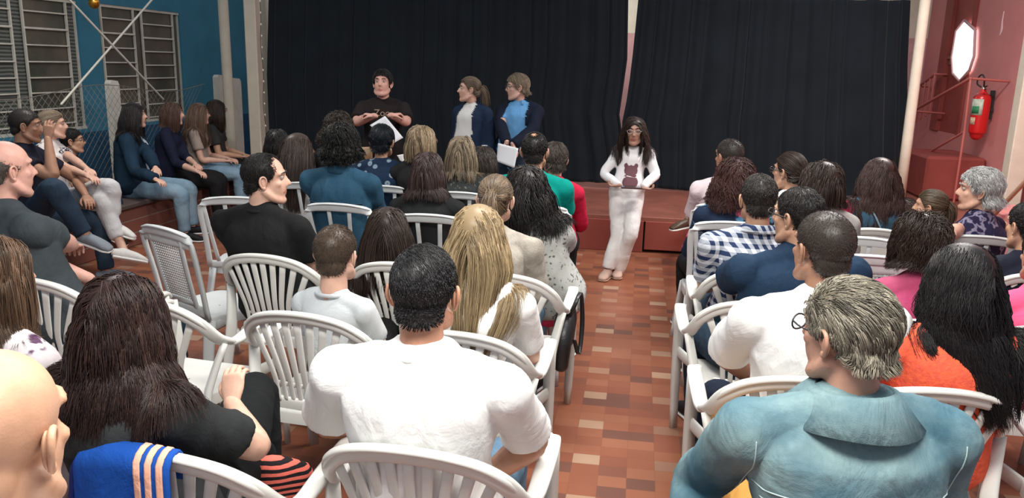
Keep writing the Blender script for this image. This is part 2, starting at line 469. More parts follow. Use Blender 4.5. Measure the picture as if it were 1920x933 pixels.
def make_hair(h, Mh, hc, hs, bodyc, seed, s_px, parent):
    rs = np.random.RandomState(seed)
    st = h['style']; Ln = h.get('len', .04) ; thick = h.get('thick', .012); curl = h.get('curl', 0.0); freq = h.get('freq', 120.)
    near = s_px > 420
    n = h.get('n', 2600 if near else (1300 if s_px > 280 else 800))
    rad = h.get('rad', .0013 if near else .0021)
    bald = h.get('bald', [])
    def mask(d, r):
        p = d * r[:, None]; phi = np.degrees(np.arctan2(np.abs(p[:, 0]), p[:, 1]))
        m = p[:, 2] - hairline(phi, st) + h.get('low', 0.0) * (phi > 115)
        for (c, ang) in bald:
            c = np.array(c, float); c /= np.linalg.norm(c); a = np.degrees(np.arccos(np.clip(d @ c, -1, 1))); a = a + (rs.rand(len(a)) - .5) * min(12, ang * .7)
            m = np.minimum(m, (a - ang) * .002)
        return m
    parts = []; attrs = []
    # scalp shell
    nu, nv = 72, 48
    th = np.linspace(0, 2 * np.pi, nu, endpoint=False); ph = np.linspace(0.02, np.pi * .86, nv)
    TH, PH = np.meshgrid(th, ph); d = np.stack([np.sin(PH) * np.sin(TH), np.sin(PH) * np.cos(TH), np.cos(PH)], -1).reshape(-1, 3)
    r = surf_r(d); m = mask(d, r)
    off = np.clip(m / .03, 0, 1) * h.get('shell', .007)
    V = (d * (r + off - .0005 + rs.rand(len(r)) * .0006)[:, None]) * hs @ Mh.T + hc
    ok = (m > -.001).reshape(nv, nu); q = []
    for i in range(nv - 1):
        for j in range(nu):
            k = (j + 1) % nu
            if ok[i, j] and ok[i, k] and ok[i + 1, j] and ok[i + 1, k]: q.append((i * nu + j, i * nu + nu + j, i * nu + nu + k, i * nu + k))
    top = [(j for j in range(nu))]
    if ok[0].all(): q.append(tuple(range(nu)))
    parts.append((V, np.array([i for a in q for i in a], np.int32), np.array([len(a) for a in q], np.int32))); attrs.append(np.full(len(V), .35))
    # roots
    d = rs.randn(n * 6, 3); d /= np.linalg.norm(d, axis=1, keepdims=True)
    r = surf_r(d); m = mask(d, r); keep = np.where((m > 0.0) & (rs.rand(len(m)) < .45 + .55 * np.clip(d[:, 2] + .15 * (d[:, 1] < 0), 0, 1)))[0]
    keep = keep[:n]; d = d[keep]; r = r[keep]; m = m[keep]; n = len(d)
    root_h = d * (r + .001)[:, None]
    root = root_h * hs @ Mh.T + hc; nrm = d @ Mh.T
    x = root_h[:, 0]; part = h.get('part', 0.0)
    comb = h.get('comb', 'back')
    if comb == 'part':
        sg = np.where(x + rs.randn(n) * .012 > part, 1, -1); topn = np.clip(d[:, 2], 0, 1)
        cv = np.stack([sg * (.35 + .9 * topn), -.45 + 0 * x, -.35 - .3 * (1 - topn)], 1)
    elif comb == 'back': cv = np.stack([d[:, 0] * .3, -1 + 0 * x, -.25 + 0 * x - .6 * (d[:, 1] < -.3)], 1)
    elif comb == 'down': cv = np.stack([d[:, 0] * 1.0, d[:, 1] * .7 - .15, -.8 + 0 * x], 1)
    elif comb == 'side': cv = np.stack([h.get('dirx', 1.0) * (.9 * np.clip(d[:, 2], 0, 1)) + .2 * d[:, 0], -.5 + 0 * x, -.5 + .3 * d[:, 2]], 1)
    elif comb == 'up': cv = np.stack([.15 * rs.randn(n), .1 * rs.randn(n) - .2, .9 + 0 * x], 1) - .4 * (1 - d[:, 2:3])
    cv = cv @ Mh.T
    K = max(8, n // h.get('clump_n', 10)); gi = rs.randint(0, n, K)
    idx = np.empty(n, int)
    for a in range(0, n, 2000): idx[a:a + 2000] = np.argmin(((root[a:a + 2000, None] - root[gi][None]) ** 2).sum(2), 1)
    guide = gi[idx]
    S = h.get('steps', 6 if Ln < .09 else (14 if near else 10))
    tie0 = h.get('tie')
    L_i = Ln * (1 - h.get('lenvar', .25) * rs.rand(n))
    if st == 'short': L_i *= np.clip(.18 + m / .075, .18, 1)
    if Ln > .12 and tie0 is None: L_i = np.clip((root[:, 2] - (hc[2] - (Ln - .14))) * 1.10 + .03 + .10 * np.clip(d[:, 2], 0, 1), .05, 1.0) * (1 - h.get('lenvar', .14) * rs.rand(n) ** 1.5)
    lay = thick * (rs.rand(n) ** .8); lay = .6 * lay + .4 * lay[guide]
    cv = cv / np.maximum(np.linalg.norm(cv, axis=1, keepdims=True), 1e-6); cv = cv - (cv * nrm).sum(1, keepdims=True) * nrm * (np.clip((cv * nrm).sum(1, keepdims=True), -1, 1) < 0)
    dirv = nrm * h.get('lift', .2) + cv + rs.randn(n, 3) * h.get('mess', .08); dirv /= np.linalg.norm(dirv, axis=1, keepdims=True)
    p = root.copy(); path = [p.copy()]; g = h.get('grav', .35 if Ln > .1 else .05)
    step = L_i / (S - 1); tie = h.get('tie')
    cols = []
    for (c, rr) in (CRAN, (FACE[0], FACE[1] * [1.08, .98, 1]), (np.array([0, -.055, -.03]), np.array([.058, .045, .055]))): cols.append((c * hs @ Mh.T + hc, rr * hs, Mh, 1))
    if Ln > .12:
        cols.append((np.array([0, .125, -.03]) * hs @ Mh.T + hc, np.array([.070, .09, .13]) * hs, Mh, 0))   # keeps the face clear
        for s_ in (-1, 1): cols.append((np.array([s_ * .080, -.012, -.008]) * hs @ Mh.T + hc, np.array([.016, .024, .034]) * hs, Mh, 0))
        for b in bodyc: cols.append((b[0], b[1], np.eye(3), 1))
    if tie is not None: tiew = np.array(tie) * hs @ Mh.T + hc
    for s in range(1, S):
        if tie is not None:
            to = tiew - p; to /= np.maximum(np.linalg.norm(to, axis=1, keepdims=True), 1e-6); dirv = dirv * .45 + to * .55
        else:
            dirv = dirv * (1 - g) + np.array([0, 0, -g]) + rs.randn(n, 3) * .02
            if h.get('inward'): dirv += h['inward'] * (s / S) * (np.array(hc) * [1, 1, 0] - p * [1, 1, 0])
        dirv /= np.maximum(np.linalg.norm(dirv, axis=1, keepdims=True), 1e-9)
        q = p + dirv * step[:, None]
        for (c, rr, Rm, uselay) in cols:
            e = rr[None] + ((.003 + lay) * uselay)[:, None]
            w = ((q - c) @ Rm) / e; l = np.linalg.norm(w, axis=1); ins = l < 1
            w[ins] /= np.maximum(l[ins], 1e-3)[:, None]
            q[ins] = (w[ins] * e[ins]) @ Rm.T + c
        cg = h.get('cling', .75)
        if cg:
            d0_ = (q - hc) @ Mh / hs; r0_ = np.linalg.norm(d0_, axis=1); u0_ = d0_ / r0_[:, None]; tg = surf_r(u0_) + .003 + lay
            wt_ = cg * np.clip((d0_[:, 2] - .0 + .05 * (Ln < .12)) / .04, 0, 1) * (r0_ > tg)
            r1_ = r0_ * (1 - wt_) + tg * wt_; q = (u0_ * r1_[:, None] * hs) @ Mh.T + hc
        dv = q - p; ln = np.maximum(np.linalg.norm(dv, axis=1), 1e-6)
        dirv = dv / ln[:, None]; p = q
        if tie is not None:
            near_t = np.linalg.norm(p - tiew, axis=1) < .03; p[near_t] = tiew + (p[near_t] - tiew) * .6
        path.append(p.copy())
    P = np.stack(path, 1); t = np.linspace(0, 1, S)[None, :, None]
    if tie is None and h.get('clump', .5) > 0:
        G = P[guide]; P = P + (G + (root - root[guide])[:, None] * .55 - P) * (h.get('clump', .5) * t ** .8)
    if curl:
        phs = rs.rand(n)[guide] * 6.28 + rs.rand(n) * .6; ss = L_i[:, None] * np.linspace(0, 1, S)[None]
        am = curl * np.minimum(1, 4 * np.linspace(0, 1, S))[None]
        P[..., 0] += am * np.sin(freq * ss + phs[:, None]); P[..., 1] += am * np.cos(freq * ss + phs[:, None] * 1.3) * .8
        P[..., 2] += am * .5 * np.sin(freq * 1.3 * ss + phs[:, None])
    if Ln > .12 and tie is None:
        na = h.get('nar', .18); dz = np.clip((hc[2] - .10 - P[..., 2]) / .25, 0, 1.2); P[..., 0] = hc[0] + (P[..., 0] - hc[0]) * (1 - na * dz) + h.get('drift', 0) * dz
    cl = .5 * rs.rand(n) + .5 * rs.rand(n)[guide]
    cl = np.clip((cl - .5) * h.get('contrast', 1.2) + .45, 0, 1)
    v, li, lt, aa = tubes(P, rad * (.8 + .4 * rs.rand(n)), cl)
    parts.append((v, li, lt)); attrs.append(aa)
    if tie is not None:
        nt_ = n // 3; tl = h.get('tail', .22); S2 = 12
        p = tiew + rs.randn(nt_, 3) * .009; dv = np.array([0, -.9, .1]) @ Mh.T + rs.randn(nt_, 3) * .16; P2 = [p.copy()]
        for s in range(1, S2):
            dv = dv * .68 + np.array([0, 0, -.32]); dv /= np.linalg.norm(dv, axis=1, keepdims=True); p = p + dv * tl / S2 * (.85 + .3 * rs.rand(nt_, 1))
            for (c, rr) in bodyc:
                w = (p - c) / (rr + .006); l = np.linalg.norm(w, axis=1); ins = l < 1
                w[ins] /= np.maximum(l[ins], 1e-3)[:, None]; p[ins] = w[ins] * (rr + .006) + c
            P2.append(p.copy())
        P2 = np.stack(P2, 1)
        v, li, lt, aa = tubes(P2, rad * 1.1, np.clip(rs.rand(nt_) * .9 + .1, 0, 1)); parts.append((v, li, lt)); attrs.append(aa)
        e = ell(tiew, (.018, .018, .018), nu=12, nv=8).build('hair_tie', mat('hair_tie_' + h.get('tiecol', 'tan'), {'tan': (.55, .38, .25), 'red': (.55, .02, .05)}[h.get('tiecol', 'tan')], .7), parent)
    v, li, lt = join_raw(parts)
    me = raw_mesh('hair', v, li, lt, [hairm(h['c'][0], h['c'][1], h.get('rough', .42))], attr=np.concatenate(attrs))
    return link('hair', me, parent)

EYEW = mat('eye_white', (.36, .30, .27), .35); EYED = mat('eye_dark', (.03, .015, .01), .15)

def make_glasses(Mh, hc, hs, parent, col=(.02, .02, .02), lens=True):
    m = MB(); fr = cloth('spectacle_frame_%d' % int(col[0] * 99), col, rough=.3, spec=.5, bump=0)
    for s in (-1, 1):
        c = np.array([s * .034, .104, .008]); pts = [c + [.024 * math.cos(a), -.004 * abs(math.cos(a)), .018 * math.sin(a)] for a in np.linspace(0, 2 * np.pi, 17)]
        m.merge(loft(pts, [.0022] * 17, side=(0, 1, 0), n=6, k=1, caps=(0, 0)))
        m.merge(loft([(s * .058, .098, .014), (s * .076, .06, .012), (s * .082, .0, .006), (s * .080, -.022, -.012)], [.0024] * 4, n=6, k=3, side=(0, 0, 1)))
    m.merge(loft([(-.010, .106, .012), (0, .110, .015), (.010, .106, .012)], [.0018] * 3, side=(0, 1, 0), n=6))
    g = m.xform(Mh * hs, hc).build('glasses', fr, parent)
    return g

def W2L(root_xy, yaw):
    a = math.radians(yaw); c, s = math.cos(a), math.sin(a)
    def f(w):
        w = np.array(w, float); d = w - np.array([root_xy[0], root_xy[1], 0]); return np.array([c * d[0] + s * d[1], -s * d[0] + c * d[1], d[2]])
    return f

_pid = [0]
def person(label, head, body=None, yaw=0., hy=0., hp=0., hr=0., sex='m', k=1.0, sw=None, g=1.0, hs=None, pose='sit', seat=.43,
           skin_c=(.55, .33, .24), shirt=None, jacket=None, trousers=None, shoes=None, hair=None, face=False, glasses=None, jaw=1.0,
           armL=None, armR=None, legL=None, legR=None, curl=.45, group='audience', spreadk=0.0, lean=0.0, zoff=0.0, soles=(.7, .7, .68), palmL=(0, 0, -1), palmR=(0, 0, -1), fL=None, fR=None, cat='person', thighs=1.0, neckl=1.0):
    """one seated or standing figure; head / body / limb points are world points"""
    _pid[0] += 1; seed = _pid[0] * 7 + 3
    head = np.array(head, float)
    bx = (head[0], head[1] + 0.01) if body is None else body
    root = empty('person', (bx[0], bx[1], 0), math.radians(yaw)); tag(root, label, cat, group)
    loc = W2L(bx, yaw); s_px = pxm(head)
    hs = hs or (1.0 if sex == 'm' else .95) * (.55 + .45 * k)
    sw = (sw or (.185 if sex == 'm' else .158)) * k
    vb = .0065 if s_px > 450 else (.0085 if s_px > 250 else .0105)
    vc = .0075 if s_px > 450 else (.010 if s_px > 250 else .0125)
    H = loc(head); Mh = rotm(hy, hp, hr)
    N = H + np.array([0, 0, -.165 * hs * neckl]) + (Mh @ np.array([0, -.035, 0])) * .8 + np.array([0, -.012, 0])
    if pose == 'sit': P = np.array([0, 0, seat + .11 * k])
    else: P = np.array([0, 0, .94 * k])
    Tn = N - P
    def sp(t, back=.028): return P + Tn * t + np.array([0, -back * k * math.sin(math.pi * min(1, t)) if pose == 'sit' else 0.0, 0])
    gg = g
    cw = sw * .93
    f = sex == 'f'
    prof = [(-.10, .150 * k * gg * (1.06 if f else 1), .105 * k * gg), (.05, .168 * k * gg * (1.04 if f else 1), .125 * k * gg), (.25, .150 * k * gg, .118 * k * gg), (.42, .138 * k * gg * (.95 if f else 1.04), .105 * k * gg * 1.05),
            (.60, cw * .88 * gg ** .4, .108 * k * gg ** .7), (.78, cw * .95, .112 * k * gg ** .5), (.90, cw * .84, .088 * k), (.97, cw * .52, .064 * k)]
    def torso(e, t0=-.10, bot=None, thick=1.0):
        ps = [q for q in prof if q[0] >= t0]
        pts = [sp(q[0]) for q in ps]; rr = [(q[1] + e, q[2] + e) for q in ps]
        return loft(pts, rr, n=28, k=4, caps=(1, 1), expo=2.35)
    SH = {}; arms = {}
    for s, a, pal, fd in ((-1, armL, palmL, fL), (1, armR, palmR, fR)):
        S_ = N + np.array([s * sw, -.004, -.055 * k]); SH[s] = S_
        l1, l2 = .285 * k, .25 * k
        if a is None:
            if pose == 'sit': wt = np.array([s * .10 * k, .30 * k, seat + .21 * k]); el, wr = ik(S_, wt, l1, l2, (s * .5, -.45, -.7))
            else: wt = S_ + np.array([s * .03, .06, -.52 * k]); el, wr = ik(S_, wt, l1, l2, (s * .3, -1, 0))
        elif len(a) == 2:
            el = loc(a[0]); wr = loc(a[1])
            d1 = el - S_; ln1 = np.linalg.norm(d1); el = S_ + d1 / ln1 * min(max(ln1, l1 * .8), l1 * 1.2)
            d2 = wr - el; ln2 = np.linalg.norm(d2); wr = el + d2 / ln2 * min(max(ln2, l2 * .75), l2 * 1.15)
        else: el, wr = ik(S_, loc(a[0]), l1, l2, a[1] if a[1] is not None else (s * .5, -.45, -.7))
        arms[s] = (S_, el, wr, pal, fd)
    legs = {}
    for s, lg in ((-1, legL), (1, legR)):
        hp_ = P + np.array([s * .088 * k, .03, -.02])
        if lg is not None: kn, an = loc(lg[0]), loc(lg[1]); ft = None if len(lg) < 3 else loc(lg[2]) - an
        elif pose == 'sit':
            kn = np.array([s * (.12 + spreadk) * k, .44 * k, seat + .055 * k]); an = np.array([s * (.12 + spreadk * .8) * k, .46 * k, max(.085, kn[2] - .40 * k)]); ft = None
        else: kn = P + np.array([s * .095 * k, .03, -.43 * k]); an = P + np.array([s * .10 * k, -.01, -.855 * k]); ft = None
        if ft is None: ft = np.array([s * .04, .15 * k, -.045])
        legs[s] = (hp_, kn, an, ft)
    ar = (.052, .045, .040, .040, .030, .025) if sex == 'm' else (.045, .038, .034, .035, .026, .022)
    ar = [x * k * (1 + (gg - 1) * .8) for x in ar]
    def arm_pts(s, t1=2.0):
        S_, el, wr, _, _ = arms[s]
        return [S_, S_ + (el - S_) * .5, el, el + (wr - el) * .3, el + (wr - el) * .75, wr]
    # ---- body: one surface
    B = MB(); B.merge(head_prims(hs, jaw).xform(Mh, H))
    nr = (.054 if sex == 'm' else .046) * hs
    B.merge(loft([N + [0, -.01, -.06], N + [0, 0, .0], H + Mh @ (np.array([0, -.030, -.075]) * hs), H + Mh @ (np.array([0, -.022, -.02]) * hs)], [nr * 1.3, nr * 1.12, nr, nr * .95], n=18))
    B.merge(torso(-.007))
    for s in (-1, 1):
        S_ = SH[s]
        B.merge(loft([N + [s * .01, -.012, .018 * k], N + [s * sw * .5, -.012, -.018 * k], S_ + [0, 0, -.004]], [.034 * k, .032 * k, .038 * k], n=12))
        B.merge(loft(arm_pts(s), [ar[0] - .010 * k, *ar[1:]], n=14))
        hp_, kn, an, ft = legs[s]
        B.merge(loft([hp_, hp_ * .5 + kn * .5, kn, kn * .7 + an * .3 + [0, -.01, 0], an * .75 + kn * .25, an], [(.085 * k * thighs), .076 * k * thighs, .056 * k, .053 * k, .037 * k, .034 * k], n=14))
    co_, no, li, lt = remesh(B, vb, 2)
    # eye sockets and lips
    for s in (-1, 1):
        c = H + Mh @ (np.array([s * .031, .083, .014]) * hs); dd = np.linalg.norm(co_ - c, axis=1)
        co_ = co_ + (Mh @ np.array([0, -1., 0]))[None] * (.0075 * hs * np.exp(-(dd / (.014 * hs)) ** 2))[:, None]
    lc = H + Mh @ (np.array([0, .092, -.062]) * hs)
    hv = [(co_, li, lt)]
    for s in (-1, 1):
        S_, el, wr, pal, fd = arms[s]; fdir = (wr - el) if fd is None else np.array(fd)
        hm = hand_mb(wr, fdir, pal, s, curl=curl, k=k * (1.0 if sex == 'm' else .92))
        a, b_, c, d_ = remesh(hm, .0032 if s_px > 180 else .004, 1); hv.append((a, c, d_))
    if not (hair and hair.get('len', 0) > .12 and not hair.get('tie')): hv.append(mb_raw(ear_raw(hs, Mh, H)))
    v, l, t = join_raw(hv)
    pos_f = v[l[np.concatenate([[0], np.cumsum(t)[:-1]])]]
    dl = (pos_f - lc) @ Mh
    mi = ((np.abs(dl[:, 0]) / .024) ** 2 + (dl[:, 2] / .0115) ** 2 < hs * hs) & (np.abs(dl[:, 1]) < .02)
    me = raw_mesh('body', v, l, t, [skin(skin_c), lip(skin_c)], mi.astype(np.int32)); link('body', me, root)
    if face:
        for s in (-1, 1):
            c = H + Mh @ (np.array([s * .031, .0700, .013]) * hs)
            e = ell(c, (.0125 * hs,) * 3, nu=14, nv=10).build('eye', EYEW, root)
            ell(c + Mh @ (np.array([0, .0062, 0]) * hs), (.0072 * hs,) * 3, nu=10, nv=8).build('iris', EYED, e)
            if hair:
                loft([H + Mh @ (np.array(q) * hs) for q in ((s * .014, .094, .034), (s * .032, .090, .040), (s * .050, .074, .035))], [.0022, .003, .0018], n=6).build('eyebrow', hairm(hair['c'][0], hair['c'][1]), root)
    # ---- clothes
    so = None
    def garment(shirt):
        e = shirt.get('e', .010); Sm = MB(); t0 = shirt.get('t0', -.06)
        Sm.merge(torso(e, t0))
        nk = shirt.get('neck', .004)
        for s in (-1, 1):
            S_, el, wr, _, _ = arms[s]; sl = shirt.get('sleeve', 'short')
            if sl != 'none':
                Sm.merge(loft([N + [s * .012, -.012, .004 * k], N + [s * sw * .5, -.012, -.020 * k], S_ + [0, 0, -.006]], [.038 * k + nk, .042 * k + e, .047 * k + e], n=12))
            else: Sm.merge(loft([N + [s * .02, -.012, -.01 * k], N + [s * sw * .62, -.012, -.035 * k]], [.04 * k + nk, .042 * k + e], n=12))
            pu = shirt.get('puff', 0)
            if sl == 'short':
                q = shirt.get('sl', .62)
                Sm.merge(loft([S_ + [0, 0, -.006], S_ + (el - S_) * q * .5, S_ + (el - S_) * q], [ar[0] + e + pu, ar[1] + e + .006, ar[1] + e + .009], n=18, caps=(1, 0)))
            elif sl in ('long', 'roll'):
                q = .98 if sl == 'long' else .45
                Sm.merge(loft([S_ + [0, 0, -.006], S_ + (el - S_) * .5, el, el + (wr - el) * q * .5, el + (wr - el) * q], [ar[0] + e + pu, ar[1] + e + .002, ar[2] + e + .001, ar[3] + e - .002, ar[4 if sl == 'long' else 3] + e], n=16, caps=(1, 0)))
        a, b_, c, d_ = remesh(Sm, vc, 7)
        if shirt.get('open'):
            w0, w1 = shirt['open']; st_ = np.concatenate([[0], np.cumsum(d_)[:-1]]); ce = a[c[st_]]
            tt = np.clip((ce[:, 2] - P[2]) / max(Tn[2], .1), 0, 1); xc = P[0] + Tn[0] * tt
            keep = ~((np.abs(ce[:, 0] - xc) < w0 * (1 - tt) + w1 * tt) & (ce[:, 1] > P[1] + Tn[1] * tt + .02) & (ce[:, 1] < P[1] + Tn[1] * tt + .125 * k * gg + .045) & (tt > -.1))
            lk = np.repeat(keep, d_); c = c[lk]; d_ = d_[keep]
        a = wrinkle(a, b_, shirt.get('w', .0035) * k, seed, (1, 1, .55))
        so = link(shirt.get('name', 'shirt'), raw_mesh('shirt', a, c, d_, [shirt['m']]), root)
        if shirt.get('open'): s_ = so.modifiers.new('s', 'SOLIDIFY'); s_.thickness = .004
        cm = shirt.get('cm', shirt['m'])
        col = shirt.get('collar', 'crew')
        if col == 'crew':
            pts = [N + np.array([math.sin(q) * (nr * 1.20 + .004), math.cos(q) * (nr * 1.20 + .002) - .008, .010 - .010 * math.cos(q)]) for q in np.linspace(0, 2 * np.pi, 25)]
            loft(pts, [(.008, .004)] * 25, side=(0, 0, 1), n=8, k=1, caps=(0, 0)).build('collar', cm, so)
        elif col == 'fold':
            cb = MB(); r0 = (nr * 1.16 + .006 + (e - .010)) * shirt.get('cwid', 1); ch = shirt.get('ch', .05)
            for k_, (rr, zz) in enumerate(((r0, .0), (r0 * .98, .028), (r0 * 1.02, .038), (r0 * 1.14, .030), (r0 * shirt.get('cf', 1.42), .036 - ch))):
                pts = []
                for q in np.linspace(.45, 2 * np.pi - .45, 33):
                    fl_ = 1 + .25 * (abs(q - math.pi) / 2.7) ** 3 * (k_ > 2)
                    pts.append(N + np.array([math.sin(q) * rr * fl_, math.cos(q) * rr * .95 * fl_ - .010, zz * k + .016 + shirt.get('cz', 0) - .008 * math.cos(q) - .003 * math.sin(3 * q) * (k_ > 2)]))
                cb.v.append(np.array(pts)); cb.n += 33
                if k_: cb.f += [((k_ - 1) * 33 + i, (k_ - 1) * 33 + i + 1, k_ * 33 + i + 1, k_ * 33 + i) for i in range(32)]
            co2 = cb.build('collar', cm, so); sm_ = co2.modifiers.new('s', 'SOLIDIFY'); sm_.thickness = .004
        return so
    if shirt: so = garment(shirt)
    if jacket: so = garment(jacket)
    if trousers:
        e = .011; Tm = MB()
        Tm.merge(loft([sp(-.06), sp(.04), sp(.16)], [(.155 * k * gg + e, .108 * k * gg + e), (.168 * k * gg + e, .124 * k * gg + e), (.156 * k * gg + e, .118 * k * gg + e)], n=22, expo=2.3))
        for s in (-1, 1):
            hp_, kn, an, ft = legs[s]; lo = trousers.get('len', 1.0); fl = trousers.get('flare', 0.0)
            pts = [hp_, hp_ * .5 + kn * .5, kn, kn * .7 + an * .3, kn * .25 + an * .75, kn * .04 + an * .96]; rr = [.086 * thighs, .078 * thighs, .060, .056, .046 + fl, .044 + fl]
            if lo < 1: pts = pts[:5]; rr = rr[:5]
            Tm.merge(loft(pts, [x * k + e for x in rr], n=16, caps=(1, 0)))
        a, b_, c, d_ = remesh(Tm, vc, 4); a = wrinkle(a, b_, .003 * k, seed + 1, (1, 1, 1))
        link('trousers' if not trousers.get('name') else trousers['name'], raw_mesh('trousers', a, c, d_, [trousers['m']]), root)
    if shoes:
        for s in (-1, 1):
            hp_, kn, an, ft = legs[s]; u = ft / np.linalg.norm(ft); fl_ = .25 * k * (1 if sex == 'm' else .92)
            upv = an - kn; upv = -upv / np.linalg.norm(upv)
            if abs(upv @ u) > .8: upv = np.array([0, 0, 1.])
            if an[2] < .14: u = np.array([u[0], u[1], 0]); u /= np.linalg.norm(u); upv = np.array([0, 0, 1.]); bz = .012
            sd = np.cross(u, upv); sd /= np.linalg.norm(sd); upv = np.cross(sd, u)
            base = an - upv * (.072 * k) if an[2] >= .14 else np.array([an[0], an[1], .0])
            pts = [base - u * .055 + upv * .045, base + upv * .048, base + u * fl_ * .35 + upv * .044, base + u * fl_ * .6 + upv * .034, base + u * (fl_ * .74) + upv * .026]
            sh_ = loft(pts, [(.030, .034), (.036, .042), (.040, .036), (.044, .026), (.034, .018)], side=sd, n=16, expo=2.2)
            sh_.merge(loft([base + upv * .04, base + upv * .085], [(.038, .05), (.036, .044)], side=sd, n=14, caps=(1, 0)))
            so_ = sh_.build('shoe', shoes, root)
            pts = [base - u * .060 + upv * .010, base + upv * .010, base + u * fl_ * .4 + upv * .010, base + u * fl_ * .62 + upv * .010, base + u * (fl_ * .78) + upv * .011]
            loft(pts, [(.030, .010), (.037, .010), (.041, .010), (.046, .010), (.033, .009)], side=sd, n=14, expo=3).build('sole', mat('shoe_sole_%02d' % int(soles[0] * 99), soles, .6), so_)
    if hair:
        bc = [(sp(.72) + np.array([0, -.0, 0]), np.array([cw * .98, .112 * k * gg ** .5 + .012, .21 * k])), (N + np.array([0, -.01, -.03]), np.array([sw * .90, .046 * k, .050 * k])), (N + np.array([0, 0, .03]), np.array([nr, nr, .08]))]
        for s in (-1, 1): bc.append((SH[s], np.array([ar[0] + .02] * 3)))
        make_hair(hair, Mh, H, hs, bc, seed, s_px, root)
    if glasses is not None: make_glasses(Mh, H, hs, root, glasses)
    return dict(root=root, H=H, N=N, Mh=Mh, hs=hs, loc=loc, sp=sp, arms=arms, shirt=so, yaw=yaw, sw=sw, legs=legs)

# ------------------------------------------------------------------ the hall
def slab(lo, hi, bev=0): m = MB(); m.box(lo, hi, bev); return m

def floor_material():
    m = bpy.data.materials.new('brick_pattern_tile'); m.use_nodes = True; nt = m.node_tree; N = nt.nodes; L = nt.links; b = N['Principled BSDF']
    tc = N.new('ShaderNodeTexCoord'); s = N.new('ShaderNodeSeparateXYZ'); L.new(tc.outputs['Object'], s.inputs[0])
    def M_(op, a, b_=None, c=None):
        x = N.new('ShaderNodeMath'); x.operation = op
        for k, v in enumerate((a, b_, c)):
            if v is None: continue
            if isinstance(v, (int, float)): x.inputs[k].default_value = v
            else: L.new(v, x.inputs[k])
        return x.outputs[0]
    T = .37
    u = M_('DIVIDE', M_('ADD', s.outputs[0], .15 + T / 6 + 37 * T), T / 3); v = M_('DIVIDE', M_('ADD', s.outputs[1], -3.37 + T / 8 + 37 * T), T / 4)
    iu, iv = M_('FLOOR', u), M_('FLOOR', v)
    cmb = N.new('ShaderNodeCombineXYZ'); L.new(iu, cmb.inputs[0]); L.new(iv, cmb.inputs[1])
    wn = N.new('ShaderNodeTexWhiteNoise'); wn.noise_dimensions = '2D'; L.new(cmb.outputs[0], wn.inputs['Vector'])
    r = N.new('ShaderNodeValToRGB'); e = r.color_ramp.elements; r.color_ramp.interpolation = 'CONSTANT'
    st = [(0, (.27, .092, .050)), (.18, (.30, .108, .058)), (.40, (.25, .083, .047)), (.55, (.285, .098, .052)), (.74, (.215, .078, .048)), (.82, (.315, .12, .066)), (.94, (.165, .070, .048))]
    while len(e) < len(st): e.new(.5)
    for k, (p, c) in enumerate(st): e[k].position = p; e[k].color = (*c, 1)
    L.new(wn.outputs['Value'], r.inputs[0])
    mu, mv = M_('FLOORED_MODULO', iu, 3), M_('FLOORED_MODULO', iv, 4)
    light = M_('MULTIPLY', M_('LESS_THAN', mu, .5), M_('LESS_THAN', mv, .5))
    cm2 = N.new('ShaderNodeCombineXYZ'); L.new(iv, cm2.inputs[0]); L.new(iu, cm2.inputs[1]); wn2 = N.new('ShaderNodeTexWhiteNoise'); wn2.noise_dimensions = '2D'; L.new(cm2.outputs[0], wn2.inputs['Vector'])
    light = M_('MULTIPLY', light, M_('ADD', M_('MULTIPLY', wn2.outputs['Value'], .7), .3))
    mx = N.new('ShaderNodeMix'); mx.data_type = 'RGBA'; L.new(light, mx.inputs[0]); L.new(r.outputs[0], mx.inputs[6]); mx.inputs[7].default_value = (.42, .27, .18, 1)
    fu, fv = M_('FRACT', u), M_('FRACT', v)
    g = M_('MAXIMUM', M_('GREATER_THAN', M_('ABSOLUTE', M_('SUBTRACT', fu, .5)), .485), M_('GREATER_THAN', M_('ABSOLUTE', M_('SUBTRACT', fv, .5)), .48))
    nz = N.new('ShaderNodeTexNoise'); nz.inputs['Scale'].default_value = 2.2; nz.inputs['Detail'].default_value = 5; L.new(tc.outputs['Object'], nz.inputs[0])
    mg = N.new('ShaderNodeMix'); mg.data_type = 'RGBA'; L.new(M_('MULTIPLY', g, .28), mg.inputs[0]); L.new(mx.outputs[2], mg.inputs[6]); mg.inputs[7].default_value = (.16, .065, .04, 1)
    dirt = N.new('ShaderNodeMix'); dirt.data_type = 'RGBA'; dirt.blend_type = 'MULTIPLY'; dirt.inputs[0].default_value = .5
    rr = N.new('ShaderNodeValToRGB'); rr.color_ramp.elements[0].position = .3; rr.color_ramp.elements[0].color = (.55, .52, .48, 1); rr.color_ramp.elements[1].position = .65; rr.color_ramp.elements[1].color = (.92, .92, .92, 1)
    L.new(nz.outputs[0], rr.inputs[0]); L.new(mg.outputs[2], dirt.inputs[6]); L.new(rr.outputs[0], dirt.inputs[7]); L.new(dirt.outputs[2], b.inputs['Base Color'])
    b.inputs['Roughness'].default_value = .38; b.inputs['Specular IOR Level'].default_value = .35
    bp = N.new('ShaderNodeBump'); bp.inputs['Strength'].default_value = .15; bp.inputs['Distance'].default_value = .003; L.new(M_('SUBTRACT', 1., g), bp.inputs['Height']); L.new(bp.outputs[0], b.inputs['Normal'])
    return m

